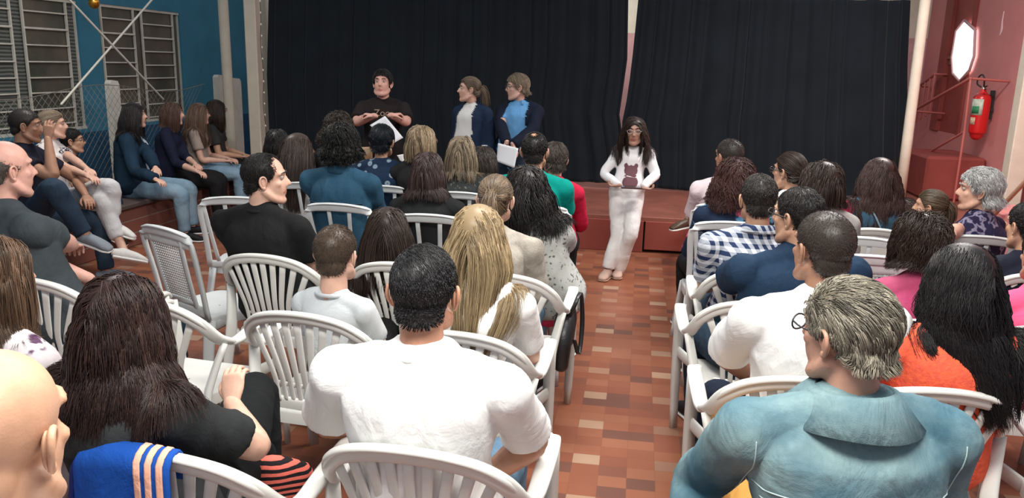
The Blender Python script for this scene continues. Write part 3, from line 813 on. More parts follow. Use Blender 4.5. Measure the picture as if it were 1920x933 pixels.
struct('floor', slab((-6.4, -1.5, -.1), (4.2, 12.6, 0)), floor_material())
BLUE = mat('blue_wall_paint', (.045, .185, .275), .8, .2, bump=.3, bscale=30, var=.12, vscale=2.5)
BLUED = mat('dark_blue_dado_paint', (.016, .075, .145), .7, .2, bump=.2, bscale=30, var=.1)
PINK = mat('pink_wall_paint', (.56, .215, .20), .75, .25, bump=.2, bscale=40, var=.10, vscale=1.6)
PINKL = mat('pale_pink_wall_paint', (.62, .36, .35), .8, .2, bump=.2, bscale=40, var=.07)
RED = mat('dark_red_paint', (.27, .055, .045), .5, .3, bump=.2, bscale=30, var=.15, vscale=3)
REDM = mat('terracotta_stage_paint', (.26, .062, .045), .55, .3, bump=.2, bscale=40, var=.12, vscale=2)
CREAM = mat('cream_paint', (.58, .52, .42), .6, .3, bump=.15, bscale=30, var=.06)
WHITEP = mat('white_painted_steel', (.55, .54, .47), .5, .35, bump=.15, bscale=60, var=.10, vscale=9)
GLASS = mat('frosted_window_glass', (.115, .10, .078), .35, .4, pattern='mottle', col2=(.055, .062, .05), pscale=2.2, bump=.2, bscale=160)
GLASSR = mat('ribbed_window_glass', (.15, .16, .145), .35, .4, pattern='stripes', col2=(.045, .055, .05), pscale=.42)
XW = -6.2
yw = lambda px: at(px, 100, X=XW)[1]
w1a, w1b, w2a, w2b = 6.2, yw(152), yw(191), yw(341)
ztop, zbot = at(266, 16, X=XW)[2], .92
wl = MB()
for (a, b, c, d) in ((2.5, w1a, 0, 3.4), (w1b, w2a, 0, 3.4), (w2b, 12.2, 0, 3.4), (w1a, w1b, ztop, 3.4), (w2a, w2b, ztop, 3.4), (w1a, w1b, 0, zbot), (w2a, w2b, 0, zbot)):
    wl.box((XW - .2, a, c), (XW, b, d))
struct('wall_left', wl, BLUE)
struct('trim_1', slab((XW, 2.5, 0), (XW + .012, 12.2, .88)), BLUED)
zs = [at(300, y, X=XW)[2] for y in (43, 68, 93, 118, 142, 165, 190, 214)]
def window(n, a, b, cols, offs):
    fr = MB(); X0 = XW - .06
    fr.box((X0, a, zbot), (X0 + .035, a + .02, ztop)); fr.box((X0, b - .02, zbot), (X0 + .035, b, ztop)); fr.box((X0, a, zbot), (X0 + .05, b, zbot + .03)); fr.box((X0, a, ztop - .03), (X0 + .05, b, ztop))
    r = struct('window_%d' % n, fr, WHITEP)
    for (c0, c1), of in zip(cols, offs):
        m = MB()
        for c in (c0, c1): m.box((X0 + .03, c - .010, zbot), (X0 + .052, c + .010, ztop))
        for k, z in enumerate(zs):
            t = .016 if k != 1 else .022
            m.box((X0 + .03, c0, z + of - t / 2), (X0 + .056, c1, z + of + t / 2), .004)
        m.build('casement', WHITEP, r, smooth=False)
        pm = MB(); pm.box((X0 + .005, c0, zbot + .02), (X0 + .022, c1, ztop - .02)); pm.build('pane', GLASSR if n == 1 and c0 < 7.5 else GLASS, r, smooth=False)
    pm = MB(); edges = [a] + [e for c in cols for e in c] + [b]
    for k in range(0, len(edges), 2):
        if edges[k + 1] - edges[k] > .02: pm.box((X0, edges[k], zbot + .02), (X0 + .015, edges[k + 1], ztop - .02))
    pm.build('side_pane', GLASSR if n == 1 else GLASS, r, smooth=False)
    return r
window(1, w1a, w1b, ((w1a + .1, yw(29)), (yw(52), yw(133))), (.0, .0))
window(2, w2a, w2b, ((yw(197), yw(257)), (yw(272), yw(329))), (.0, -.03))

YB = 12.3
struct('wall_back', slab((-6.4, YB, 0), (4.2, YB + .2, at(1190, 62, Y=YB)[2])), PINKL)
struct('trim_2', slab((-6.4, YB, at(1190, 62, Y=YB)[2]), (4.2, YB + .2, 3.6)), mat('cream_upper_wall', (.72, .66, .52), .8, .2, bump=.1, var=.05))
# right hand wall with the stair door
XR = 3.9
yr = lambda px, py: at(px, py, X=XR)[1]
d0, d1 = yr(1797, 253), yr(1757, 245); zd = at(1776, 249, X=XR)[2]
wr_ = MB()
for (a, b, c, d) in ((2.0, d0, 0, 3.6), (d1, 12.3, 0, 3.6), (d0, d1, 0, zd), (d0, d1, zd + 2.1, 3.6)): wr_.box((XR, a, c), (XR + .2, b, d))
struct('wall_right', wr_, PINK)
fr = MB()
for (a, b) in ((d0 - .05, d0 + .03), (d1 - .03, d1 + .22)): fr.box((XR - .03, a, zd), (XR + .1, b, zd + 2.1), .006)
struct('trim_3', fr, RED)
oc = [(1812, 38), (1832, 56), (1830, 105), (1821, 132), (1803, 152), (1790, 138), (1788, 108), (1796, 58)]
OCT = [at(x, y, X=XR - .02) for x, y in oc]
dm = MB(); dm.box((XR + .02, d0 + .03, zd), (XR + .06, d1 - .03, zd + 2.08), .004)
dr = struct('door_1', dm, RED)
hd = MB(); hd.box((XR - .02, d1 - .16, zd + .92), (XR + .02, d1 - .04, zd + .96), .006); hd.box((XR + .0, d1 - .10, zd + .85), (XR + .03, d1 - .05, zd + 1.03), .004); hd.build('door_handle', mat('dull_brass', (.3, .16, .1), .35, metal=.6), dr, smooth=False)
def slab_poly(pts, nrm, t):
    p = np.array(pts); q = p + np.array(nrm) * t; n = len(p); m = MB()
    m.add(np.vstack([p, q]), [tuple(range(n))[::-1], tuple(range(n, 2 * n))] + [(i, (i + 1) % n, n + (i + 1) % n, n + i) for i in range(n)]); return m
ow = slab_poly(OCT, (-1, 0, 0), .02).build('window_3', mat('lit_window_glass', (.8, .8, .8), .3, emit=((1.0, .96, .97), 1.9)), None, smooth=False); ow['kind'] = 'structure'
loft([p + np.array([-.02, 0, 0]) for p in OCT + OCT[:1]], [.018] * 9, n=8, k=1, side=(1, 0, 0), caps=(0, 0)).build('window_frame', PINKL, ow)
# square post by the right wall, ledge
pb = at(1866, 405, z=.35)
struct('trim_4', slab((pb[0] - .01, pb[1] - .16, 0.35), (pb[0] + .15, pb[1], 3.6), .01), CREAM)
struct('trim_5', slab((3.3, 5.2, 0), (XR, 8.3, .55), .02), PINK)
# stage
stg = empty('stage', (0, 7.68, 0)); tag(stg, 'low terracotta red stage platform with a bare front edge before the black curtains', 'stage')
Y0 = 7.68; xs = at(1207, 440, Y=Y0)[0]
def loc_(m): return m.xform(t=(0, -Y0, 0))
loc_(slab((-3.9, Y0 + .01, .30), (XR, YB, .35), .006)).build('deck', mat('worn_stage_floor', (.25, .085, .06), .5, .35, bump=.2, bscale=30, var=.2, vscale=3), stg, smooth=False)
loc_(slab((-3.9, Y0, .0), (xs - .008, Y0 + .05, .31), .005)).build('front_panel', REDM, stg, smooth=False)
loc_(slab((xs + .008, Y0, .03), (XR - .4, Y0 + .05, .31), .005)).build('front_panel', REDM, stg, smooth=False)
loc_(slab((-3.9, Y0 + .06, .0), (XR - .4, Y0 + .1, .3))).build('shade_backing', mat('gap_shade', (.015, .01, .01), .9), stg, smooth=False)  # added near-black board, its colour stands in for shade in the seam and slot
# landing block and stairs below the door
ld = empty('stair_landing', (3.4, 10.0, .35)); tag(ld, 'dark red stepped landing block below the door behind the white-haired woman', 'stairs')
m = MB(); m.box((-.15, -.3, 0), (.48, .7, .50), .03); m.build('landing', RED, ld, smooth=False)
for k in range(3): m = MB(); m.box((-.15, .7 + k * .3, 0), (.48, 1.0 + k * .3, .50 - (k + 1) * .13), .012); m.build('step', REDM, ld, smooth=False)
# handrails
def handrail(name, pts, label, bal=()):
    o = empty(name, (3.55, 9.0, .35)); tag(o, label, 'handrail')
    o['group'] = 'handrails on the right'
    off = np.array([3.55, 9.0, .35])
    loft([np.array(p) - off for p in pts], [.019] * len(pts), n=10, k=1).build('rail', mat('red_painted_steel', (.45, .12, .10), .4, .4), o)
    for (a, b) in bal: loft([np.array(a) - off, np.array(b) - off], [.013, .013], n=8, k=1).build('post', mat('red_painted_steel', (.45, .12, .10), .4, .4), o)
    return o
XH = 3.5
a, b = at(1712, 208, X=XH), at(1820, 147, X=XH); a2, b2 = at(1712, 303, X=XH), at(1808, 247, X=XH)
handrail('handrail', [a, b], 'red steel handrail sloping up along the right wall under the bright window', [(b, b2), (b2, [XH, b2[1], .36]), (a2, b2), (b, b + [.38, 0, -.02]), (a, a + [.38, 0, -.02])])
c, d = at(1722, 162, X=3.75), at(1753, 139, X=3.75)
handrail('handrail', [c, d], 'short red railing with upright bars beyond the leaning pole', [(c * (1 - t) + d * t, c * (1 - t) + d * t - [0, 0, .5]) for t in (.15, .45, .75, 1.)] + [(c, c + [.14, 0, 0]), (d, d + [.14, 0, 0])])
lath = loft([at(1864, 402, X=3.25), at(1935, 327, X=3.3)], [(.012, .02)] * 2, n=8, k=1, expo=5)
tag(lath.build('wooden_lath', mat('brown_wood', (.30, .16, .10), .6)), 'thin brown wooden lath slanting at the right edge behind the white-haired woman', 'lath')
# pale mark on wall
pmk = MB(); q = at(1878, 50, X=XR - .004); pmk.merge(loft([q + [0, 0, .16], q + [0, .005, .05], q + [0, -.01, -.03], q + [0, .01, -.09]], [(.004, .010), (.004, .018), (.004, .028), (.004, .012)], n=8, side=(1, 0, 0)))
o = pmk.build('chipped_plaster', mat('chipped_plaster', (.85, .55, .55), .8)); tag(o, 'small pale chipped patch of plaster high on the pink wall right of the bright window', 'wall patch')

# fire extinguisher
ex = at(1838, 208, X=3.76); ext = empty('fire_extinguisher', (ex[0], ex[1], ex[2])); ext.scale = (.88, .88, .88); tag(ext, 'red fire extinguisher with a green label hanging on the pink right wall', 'fire extinguisher')
ERED = mat('extinguisher_red', (.62, .012, .012), .25, .5, coat=.4)
prof = [(-.285, .085), (-.27, .1), (-.2, .105), (.12, .105), (.19, .09), (.225, .05), (.25, .035)]
loft([(0, 0, z) for z, _ in prof], [r for _, r in prof], n=28, k=3).build('cylinder', ERED, ext)
loft([(0, 0, .24), (0, 0, .27), (0, 0, .30)], [.03, .026, .022], n=12).build('valve', mat('valve_metal', (.5, .45, .4), .35, metal=.9), ext)
loft([(0, 0, .28), (-.02, -.04, .36), (-.03, -.05, .41), (-.05, -.02, .45), (-.07, .02, .42), (-.07, .04, .34), (-.03, .02, .30)], [.010] * 7, n=8).build('hose', mat('black_rubber', (.02, .02, .02), .5), ext)
m = MB(); m.merge(loft([(0, 0, .29), (0, -.09, .315)], [(.010, .008), (.012, .006)], n=8, k=1)); m.merge(loft([(0, 0, .27), (0, -.08, .275)], [(.010, .006), (.010, .005)], n=8, k=1)); m.build('lever', mat('black_rubber', (.02, .02, .02), .5), ext)
def wrap_label(name, z0, z1, a0, a1, r, m_, t=.001):
    P = []; n = 14
    for z in (z0, z1):
        for i in range(n): a = math.radians(a0 + (a1 - a0) * i / (n - 1)); P.append((r * math.cos(a), r * math.sin(a), z))
    mb = MB(); mb.add(P, [(i, i + 1, n + i + 1, n + i) for i in range(n - 1)]); o = mb.build(name, m_, ext); s = o.modifiers.new('s', 'SOLIDIFY'); s.thickness = t; s.offset = 1; return o
wrap_label('label', -.05, .15, 175, 262, .1065, mat('label_pale_green', (.42, .50, .36), .5, pattern='mottle', col2=(.62, .66, .55), pscale=30))
wrap_label('label_picture', -.03, .06, 190, 240, .108, mat('label_green', (.03, .22, .09), .5))
wrap_label('seal_sticker', -.17, -.08, 185, 225, .1065, mat('sticker_cream', (.75, .70, .50), .5, pattern='mottle', col2=(.6, .3, .2), pscale=60))
m = MB(); m.box((.06, -.03, .0), (.14, .03, .04)); m.box((.09, -.015, -.1), (.14, .015, .26)); m.build('bracket', mat('black_rubber', (.02, .02, .02), .5), ext, smooth=False)

# poles
def pole(name, p0, p1, r, label, m_, n=14, expo=2.):
    p0, p1 = np.array(p0), np.array(p1); o = loft([p0 - p0, (p1 - p0) * .5, p1 - p0], [r, r, r], n=n, k=2, caps=(0, 0), expo=expo).build(name, m_); o.location = p0; tag(o, label, 'pole'); return o
YP = 8.9
pt, pbm = at(1735, 0, Y=YP), at(1687, 372, Y=YP); dv = (pt - pbm) / (pt[2] - pbm[2])
pole('leaning_pole', pbm + dv * (.36 - pbm[2]), pt + dv * .9, .052, 'round cream pole leaning at the right edge of the black curtain', CREAM)
p = at(425, 100, Y=9.5); pole('round_post', (p[0], p[1], 0), (p[0] - .02, p[1], 3.5), .062, 'round cream post in front of the blue wall behind the wire fence', CREAM, 18)
p = at(476, 100, Y=9.3); o = slab((-.075, -.07, 0), (.075, .07, 3.5), .012).build('square_post', CREAM, None, smooth=False); o.location = (p[0], p[1], 0); tag(o, 'square cream post standing at the left edge of the black curtain', 'post')
p2 = at(499, 100, Y=9.9); o = slab((-.05, -.05, 0), (.05, .05, 3.5), .01).build('square_post', CREAM, None, smooth=False); o.location = (p2[0], p2[1], 0); tag(o, 'narrow pale post half hidden behind the left curtain edge', 'post')
# string of small lights beside the square post
sl = at(489, 60, Y=9.22); st_ = empty('light_string', (sl[0], sl[1], 0)); tag(st_, 'thin hanging string of tiny unlit bulbs between square post and curtain', 'light string')
zz = np.linspace(.8, 2.9, 14); loft([(.01 * math.sin(9 * z), 0, z) for z in zz], [.004] * 14, n=6, k=2).build('cord', mat('green_cord', (.05, .06, .04), .6), st_)
for z in np.linspace(.95, 2.4, 12): ell((.012, -.01, z), (.010, .010, .014), nu=8, nv=6).build('bulb', mat('bulb_white', (.75, .72, .6), .3), st_)
# curtains
CURT = mat('black_curtain_cloth', (.0082, .0122, .0165), .85, .12, bump=.4, bscale=300, sheen=.12, var=.15, vscale=3)
def curtain(label, xl, xr, zt, zb, seed, Yc=9.4, amp=.012, lam=.21):
    rs = np.random.RandomState(seed); nx, nz = 520, 46; u = np.linspace(0, 1, nx); z = np.linspace(0, 1, nz)
    U, Z = np.meshgrid(u, z); zw = zt * (1 - Z) + zb * Z + .0
    X0 = xl(zw); X1 = xr(zw); W = (X1 - X0)
    L0 = (xr(np.array(zt * .6)) - xl(np.array(zt * .6)))
    ph = U * L0 / lam * 2 * np.pi; jit = sum(rs.uniform(.4, 1.1) * np.sin(U * k + rs.rand() * 6.28 + 1.0 * Z * .1 * rs.randn()) for k in (7, 13, 23, 37))
    A = amp * (1 + .45 * np.sin(U * 19 + seed) + .3 * np.sin(U * 41 + 2)) * (.55 + .6 * Z)
    Yv = Yc + A * np.sin(ph + jit * .8) + .006 * np.sin(2.3 * ph + 3 * jit)
    Xv = X0 + W * U + .016 * np.cos(ph + jit * 1.2)
    zw = zw + (.012 * np.abs(np.sin(U * L0 / .33 * np.pi)) * -1) * (1 - Z) ** 6 + (.02 * np.sin(5 * U + seed)) * Z ** 8
    v = np.stack([Xv, Yv, zw], -1).reshape(-1, 3); mb = MB()
    mb.add(v, [(i * nx + j, i * nx + nx + j, i * nx + nx + j + 1, i * nx + j + 1) for i in range(nz - 1) for j in range(nx - 1)])
    o = mb.build('curtain', CURT); s = o.modifiers.new('s', 'SOLIDIFY'); s.thickness = .004; tag(o, label, 'curtain'); return o
cx = lambda px, py: at(px, py, Y=9.4)
def edge(ps):
    q = [cx(*p_) for p_ in ps]; zz = np.array([p_[2] for p_ in q])[::-1]; xx = np.array([p_[0] for p_ in q])[::-1]
    return lambda z: np.interp(z, zz, xx)
ztc = cx(1700, -2)[2]
curtain('long black stage curtain hanging left of the bright gap', edge([(503, -10), (500, 140), (507, 300), (520, 420)]), edge([(1181, -10), (1179, 110), (1172, 160), (1164, 215), (1176, 300), (1180, 420)]), ztc + .03, .40, 3)
curtain('long black stage curtain hanging right of the bright gap', edge([(1195, -10), (1184, 100), (1178, 150), (1172, 190), (1164, 230), (1160, 420)]), edge([(1712, -2), (1706, 120), (1705, 260), (1703, 420)]), ztc, .36, 8, Yc=9.48)
o = loft([(-4.7, 9.44, ztc + .05), (2.95, 9.44, ztc + .05)], [.012, .012], n=10, k=1).build('curtain_rod', mat('grey_steel', (.4, .4, .42), .4, metal=.7)); tag(o, 'thin steel rod carrying the black stage curtains', 'curtain rod')

# bench, fence and the things behind it on the left
BR = bpy.data.materials.new('old_brick'); BR.use_nodes = True
_n = BR.node_tree.nodes; _l = BR.node_tree.links; bt = _n.new('ShaderNodeTexBrick'); bt.inputs['Scale'].default_value = 4.0; bt.inputs['Color1'].default_value = (.20, .065, .045, 1); bt.inputs['Color2'].default_value = (.12, .05, .04, 1); bt.inputs['Mortar'].default_value = (.22, .18, .15, 1)
bt.inputs['Mortar Size'].default_value = .018; _tc = _n.new('ShaderNodeTexCoord'); _mp = _n.new('ShaderNodeMapping'); _mp.inputs['Rotation'].default_value = (math.pi / 2, 0, math.pi / 2)
_l.new(_tc.outputs['Object'], _mp.inputs[0]); _l.new(_mp.outputs[0], bt.inputs['Vector']); _l.new(bt.outputs['Color'], _n['Principled BSDF'].inputs['Base Color']); _n['Principled BSDF'].inputs['Roughness'].default_value = .85
bn = empty('brick_bench', (-4.85, 6.8, 0)); tag(bn, 'long low brick bench along the fence below the seated row of people', 'bench')
m = MB(); m.box((-.22, -2.4, 0), (.24, 1.95, .37), .01); m.build('base', BR, bn, smooth=False)
m = MB(); m.box((-.27, -2.45, .37), (.29, 2.0, .42), .012); m.build('seat', mat('dark_bench_slab', (.07, .05, .045), .7, bump=.3, bscale=50), bn, smooth=False)
FX = -5.35
fe = empty('chain_link_fence', (FX, 7, 0)); tag(fe, 'rusty chain link fence running behind the people seated on the left', 'fence')
wm = mat('rusty_wire', (.22, .20, .17), .55, .3, metal=.4)
topz = lambda y: 1.40 + .05 * math.cos((y - 5) * 2.6)
m = MB(); sp_ = .085
for k in range(-22, 66):
    y0 = 4.2 + k * sp_
    for sg in (1, -1):
        ya, yb = (y0, y0 + .98) if sg == 1 else (y0 + .98, y0)
        if max(ya, yb) > 9.4 or min(ya, yb) < 4.1: continue
        m.merge(loft([(0, ya - 7, .42), (0, yb - 7, topz(yb) if True else 1.4)], [.0022, .0022], n=4, k=1, caps=(0, 0)))
m.build('mesh', wm, fe)
ys = np.linspace(4.2, 9.4, 26); loft([(0, y - 7, topz(y)) for y in ys], [.004] * 26, n=6, k=1).build('top_wire', wm, fe)
for px, wd_, hz in ((215, .145, 150), (415, .20, 140), (443, .26, 146)):
    q = at(px, hz, X=FX + .02 - .12); w = wd_ / 2
    prof_ = [(-w, 0), (-w, q[2] - .03), (-w * .6, q[2]), (w * .7, q[2] - .01), (w, q[2] - .05), (w, 0)]
    mm = slab_poly([(0, a_, b_) for a_, b_ in prof_], (-.07, 0, 0), 1.)
    o = mm.build('white_slab_post', mat('whitewash', (.60, .58, .52), .8, bump=.3, bscale=40, var=.1, vscale=6), None, smooth=False); o.location = (q[0], q[1], 0)
    tag(o, {215: 'white round-topped slab behind the fence between the two windows', 415: 'tall narrow white slab behind the wire fence beside the round cream post', 443: 'wide pale slab with sloping top just left of the square cream post'}[px], 'slab')
for (p0, p1, lb) in (((115, 195), (287, -3), 'pale rod rising to the right across the windows, longer of the crossed pair'), ((128, -3), (306, 186), 'pale rod falling to the right across the windows, crossing the other')):
    a_, b_ = at(*p0, X=FX + .06), at(*p1, X=FX + .06 + (.02 if p0[0] == 128 else 0)); o = loft([a_ - a_, b_ - a_], [.011, .011], n=8, k=1).build('brace_rod', WHITEP); o.location = a_; tag(o, lb, 'rod')
ob = at(176, 4, X=-5.9); orb = empty('hanging_ornament', ob); tag(orb, 'shiny golden ball ornament hanging at the top of the blue pillar', 'ornament')
ell((0, 0, 0), (.058, .058, .07), nu=20, nv=14).build('ball', mat('gold', (.75, .38, .06), .25, metal=.9), orb)
loft([(0, 0, .06), (0, 0, .085)], [.018, .014], n=10, k=1).build('cap', mat('grey_steel', (.4, .4, .42), .4, metal=.7), orb); loft([(0, 0, .08), (0, 0, .6)], [.002, .002], n=5, k=1).build('string', mat('green_cord', (.05, .06, .04), .6), orb)

# ------------------------------------------------------------------ chairs
PL = mat('white_plastic', (.66, .655, .62), .38, .45, var=.04, vscale=5, bump=.05, bscale=90)
PL2 = mat('greyish_white_plastic', (.58, .60, .60), .42, .42, var=.05, vscale=6, bump=.05, bscale=90)
def mir(P): P = np.array(P, float); return P * [-1, 1, 1]
RIM = [(.288, -.07, .635), (.276, -.14, .668), (.246, -.205, .742), (.186, -.247, .796), (.10, -.268, .822), (0, -.275, .83)]
def rim_at(x):
    P = np.array(RIM)[::-1]; return np.array([x, np.interp(abs(x), P[:, 0], P[:, 1]), np.interp(abs(x), P[:, 0], P[:, 2])])
def seat_mb(w=.235, y0=-.215, y1=.225, z=.43):
    m = MB(); n = 40; rings = []
    cy = (y0 + y1) / 2; hy_ = (y1 - y0) / 2
    for (s_, zz) in ((1.0, z - .055), (1.0, z - .012), (.985, z - .002), (.95, z), (.86, z - .004), (.6, z - .014), (.3, z - .018), (.02, z - .019)):
        t = np.arange(n) / n * 2 * np.pi; c = np.sign(np.cos(t)) * np.abs(np.cos(t)) ** .42; s = np.sign(np.sin(t)) * np.abs(np.sin(t)) ** .42
        x = c * w * s_ * (1 + .05 * s); y = cy + s * hy_ * s_; rings.append(np.stack([x, y, np.full(n, zz) - .02 * np.clip(s, 0, 1) ** 6 * (s_ > .8)], 1))
    v = np.vstack(rings); f = []
    for i in range(len(rings) - 1):
        for j in range(n): k = (j + 1) % n; f.append((i * n + j, i * n + k, i * n + n + k, i * n + n + j))
    m.add(v, f); return m
def solid(o, t): s = o.modifiers.new('s', 'SOLIDIFY'); s.thickness = t; return o
def legs_b(root, m_, tops, feet, w=.028, t=.016):
    for (a, b) in zip(tops, feet):
        a, b = np.array(a), np.array(b); out = np.array([np.sign(b[0]), np.sign(b[1]), 0]) / 1.414
        L1 = MB(); side = np.array([-out[1], out[0], 0])
        L1.merge(loft([a, a * .5 + b * .5 + out * .004, b], [(w, t), (w * .85, t), (w * .66, t * .9)], side=side, n=12, k=3, caps=(0, 0), expo=3.2))
        L1.build('leg', m_, root)
def arm_chair(kind='fan', m_=PL):
    r = empty('plastic_armchair', (0, 0, 0)); b = MB()
    rim = [mir(p) for p in RIM] + [np.array(p) for p in RIM[::-1][1:]]
    sd = [(0.95, 0, .3), (.75, .1, .65), (.45, .1, .88), (.12, -.1, .98), (0, -.2, .98), (0, -.25, .97)]
    sides = [np.array(s) * [-1, 1, 1] * -1 for s in sd]; sides = [np.array([-s[0], s[1], s[2]]) for s in sd] + [np.array(s) for s in sd[::-1][1:]]
    # rolled top rail
    b.merge(loft(rim, [(.024, .013), (.025, .014), (.025, .015), (.024, .016), (.024, .016), (.024, .016), (.024, .016), (.024, .016), (.025, .015), (.025, .014), (.024, .013)], side=np.array(sides), n=14, k=4, expo=2.6))
    b.merge(loft([p + np.array([0, -.014, .016]) for p in rim[1:-1]], [(.010, .012)] * 9, side=(0, 0, 1), n=8, k=4))
    if kind == 'fan':
        n = 9
        for i in range(n):
            t = (i - (n - 1) / 2) / ((n - 1) / 2); top = rim_at(t * .215) + [0, .004, -.012]; bot = np.array([t * .128, -.196, .46])
            mid = bot * .55 + top * .45 + np.array([-t * .020, -.004, 0])
            b.merge(loft([bot, bot * .8 + top * .2 + [-t * .012, 0, 0], mid, top], [(.0105, .005), (.0115, .005), (.0135, .0055), (.0165, .006)], side=(1, .25 * t, 0), n=10, k=4, caps=(0, 0), expo=3))
        b.merge(loft([(-.142, -.198, .535), (0, -.206, .53), (.142, -.198, .535)], [(.009, .004)] * 3, side=(0, 0, 1), n=8, k=3))
        b.merge(loft([(-.165, -.186, .455), (0, -.198, .448), (.165, -.186, .455)], [(.026, .010)] * 3, side=(0, 0, 1), n=10, k=4, expo=3))
    else:
        # solid back panel with an opening on each side
        nn = 13; V = []
        for zi in range(9):
            u = zi / 8
            for xi in range(nn):
                t = (xi - 6) / 6; x = t * (.115 + .05 * u); top = rim_at(x); bot = np.array([x, -.19 - .006 * (1 - t * t), .44]); V.append(bot * (1 - u) + top * u + [0, -.006 * math.sin(u * 3.1), 0])
        pm = MB(); pm.add(V, [(i * nn + j, i * nn + j + 1, i * nn + nn + j + 1, i * nn + nn + j) for i in range(8) for j in range(nn - 1)])
        solid(pm.build('back_panel', m_, r), .007)
        for s in (-1, 1):
            b.merge(loft([(s * .115, -.192, .45), (s * .135, -.215, .62), (s * .163, -.25, .79)], [(.007, .009)] * 3, n=8))
            b.merge(loft([(s * .205, -.19, .44), (s * .225, -.20, .58), (s * .243, -.205, .73)], [(.016, .008)] * 3, n=8))
        b.merge(loft([(-.2, -.186, .452), (0, -.198, .446), (.2, -.186, .452)], [(.024, .010)] * 3, side=(0, 0, 1), n=10, k=4, expo=3))
    b.build('backrest', m_, r)
    seat_mb().build('seat', m_, r)
    for s in (-1, 1):
        P = [(s * .288, -.07, .635), (s * .293, -.03, .636), (s * .296, .06, .652), (s * .296, .17, .662), (s * .290, .25, .658), (s * .284, .285, .635)]
        a = loft(P, [(.024, .013), (.027, .012), (.029, .011), (.029, .011), (.027, .012), (.022, .012)], side=(1, 0, 0), n=14, k=4, expo=3.0); a.build('armrest', m_, r)
        # supports: front leg carries the arm, rear leg runs to the rim
        legs_b(r, m_, [(s * .286, .262, .655)], [(s * .272, .335, 0)], w=.034, t=.016)
        L2 = loft([(s * .284, -.115, .645), (s * .252, -.17, .50), (s * .245, -.20, .40), (s * .262, -.29, 0)], [(.022, .012), (.026, .014), (.028, .015), (.018, .013)], side=(.7, -s * .7, 0), n=12, k=4, caps=(0, 0), expo=3)
        L2.build('leg', m_, r)
        loft([(s * .225, .18, .40), (s * .278, .27, .42)], [(.03, .010)] * 2, side=(0, 0, 1), n=8, k=1).build('bracket', m_, r); loft([(s * .22, -.17, .40), (s * .246, -.20, .40)], [(.03, .010)] * 2, side=(0, 0, 1), n=8, k=1).build('bracket', m_, r)
    return r
def side_chair(kind='slat', m_=PL2):
    r = empty('plastic_side_chair', (0, 0, 0)); b = MB(); zt = .875
    fr = [(-.205, -.19, .42), (-.212, -.225, .62), (-.222, -.262, .79), (-.195, -.275, .855), (-.10, -.284, .872), (0, -.288, .876)]
    fr = fr + [tuple(mir(p)) for p in fr[::-1][1:]]
    sd = [(1, 0, 0), (1, 0, 0), (.9, 0, .3), (.5, 0, .8), (.05, 0, 1), (0, 0, 1), (-.05, 0, 1), (-.5, 0, .8), (-.9, 0, .3), (-1, 0, 0), (-1, 0, 0)]
    b.merge(loft(fr, [(.019, .010), (.018, .010), (.020, .011), (.024, .012), (.026, .012), (.027, .012), (.026, .012), (.024, .012), (.020, .011), (.018, .010), (.019, .010)], side=np.array(sd, float), n=12, k=4, caps=(0, 0), expo=3))
    b.merge(loft([(-.20, -.279, .873), (-.1, -.296, .892), (0, -.300, .896), (.1, -.296, .892), (.20, -.279, .873)], [(.006, .012)] * 5, side=(0, 0, 1), n=8, k=4))
    if kind == 'slat':
        for i in range(4):
            t = (i - 1.5) / 2.5; b.merge(loft([(t * .24, -.192, .44), (t * .29, -.235, .64), (t * .335, -.28, .86)], [(.0135, .005)] * 3, side=(1, 0, 0), n=10, k=3, caps=(0, 0), expo=3))
        b.merge(loft([(-.2, -.19, .44), (0, -.20, .44), (.2, -.19, .44)], [(.024, .010)] * 3, side=(0, 0, 1), n=10, k=3, expo=3))
    else:
        W = .105 if kind == 'mesh' else .10
        def pt(x, u): return np.array([x * (1 + .12 * u), -.195 - .088 * u - .004 * math.sin(3.1 * u), .45 + .41 * u])
        b.merge(loft([(-.2, -.19, .455), (0, -.20, .45), (.2, -.19, .455)], [(.032, .010)] * 3, side=(0, 0, 1), n=10, k=3, expo=3))
        b.merge(loft([(-.2, -.268, .835), (0, -.278, .835), (.2, -.268, .835)], [(.032, .010)] * 3, side=(0, 0, 1), n=10, k=3, expo=3))
        b.merge(loft([pt(0, .08), pt(0, .14)], [(W * 1.2, .006)] * 2, side=(1, 0, 0), n=8, k=1, expo=6))
        for s in (-1, 1): b.merge(loft([pt(s * W * 1.15, 0), pt(s * W * 1.15, .5), pt(s * W * 1.15, 1)], [(.020, .006)] * 3, side=(1, 0, 0), n=8, k=3, expo=4))
        g = MB()
        if kind == 'mesh':
            for i in range(13): x = (i - 6) / 6 * W; g.merge(loft([pt(x, .02), pt(x, .5), pt(x, .98)], [(.0036, .003)] * 3, side=(1, 0, 0), n=4, k=1, caps=(0, 0), phase=.785))
            for i in range(27): u = .04 + .9 * i / 26; g.merge(loft([pt(-W, u), pt(W, u)], [(.003, .0036)] * 2, side=(0, 1, 0), n=4, k=1, caps=(0, 0), phase=.785))
            g.build('perforated_panel', m_, r)
        else:
            V = [pt(x, u) for u in np.linspace(0, 1, 8) for x in (-W * .9, 0, W * .9)]; g.add(V, [(i * 3 + j, i * 3 + j + 1, i * 3 + 4 + j, i * 3 + 3 + j) for i in range(7) for j in range(2)]); solid(g.build('back_panel', m_, r), .006)
    b.build('backrest', m_, r); seat_mb(.218, -.20, .23, .43).build('seat', m_, r)
    tops = [(s * .195, y, .41) for y in (-.175, .195) for s in (-1, 1)]; feet = [(s * .235, y, 0) for y in (-.245, .27) for s in (-1, 1)]
    legs_b(r, m_, tops, feet, w=.034, t=.014)
    ap = MB()
    for s in (-1, 1): ap.merge(loft([(s * .205, -.18, .37), (s * .2, 0, .40), (s * .205, .2, .37)], [(.026, .008)] * 3, side=(0, 0, 1), n=8, k=3))
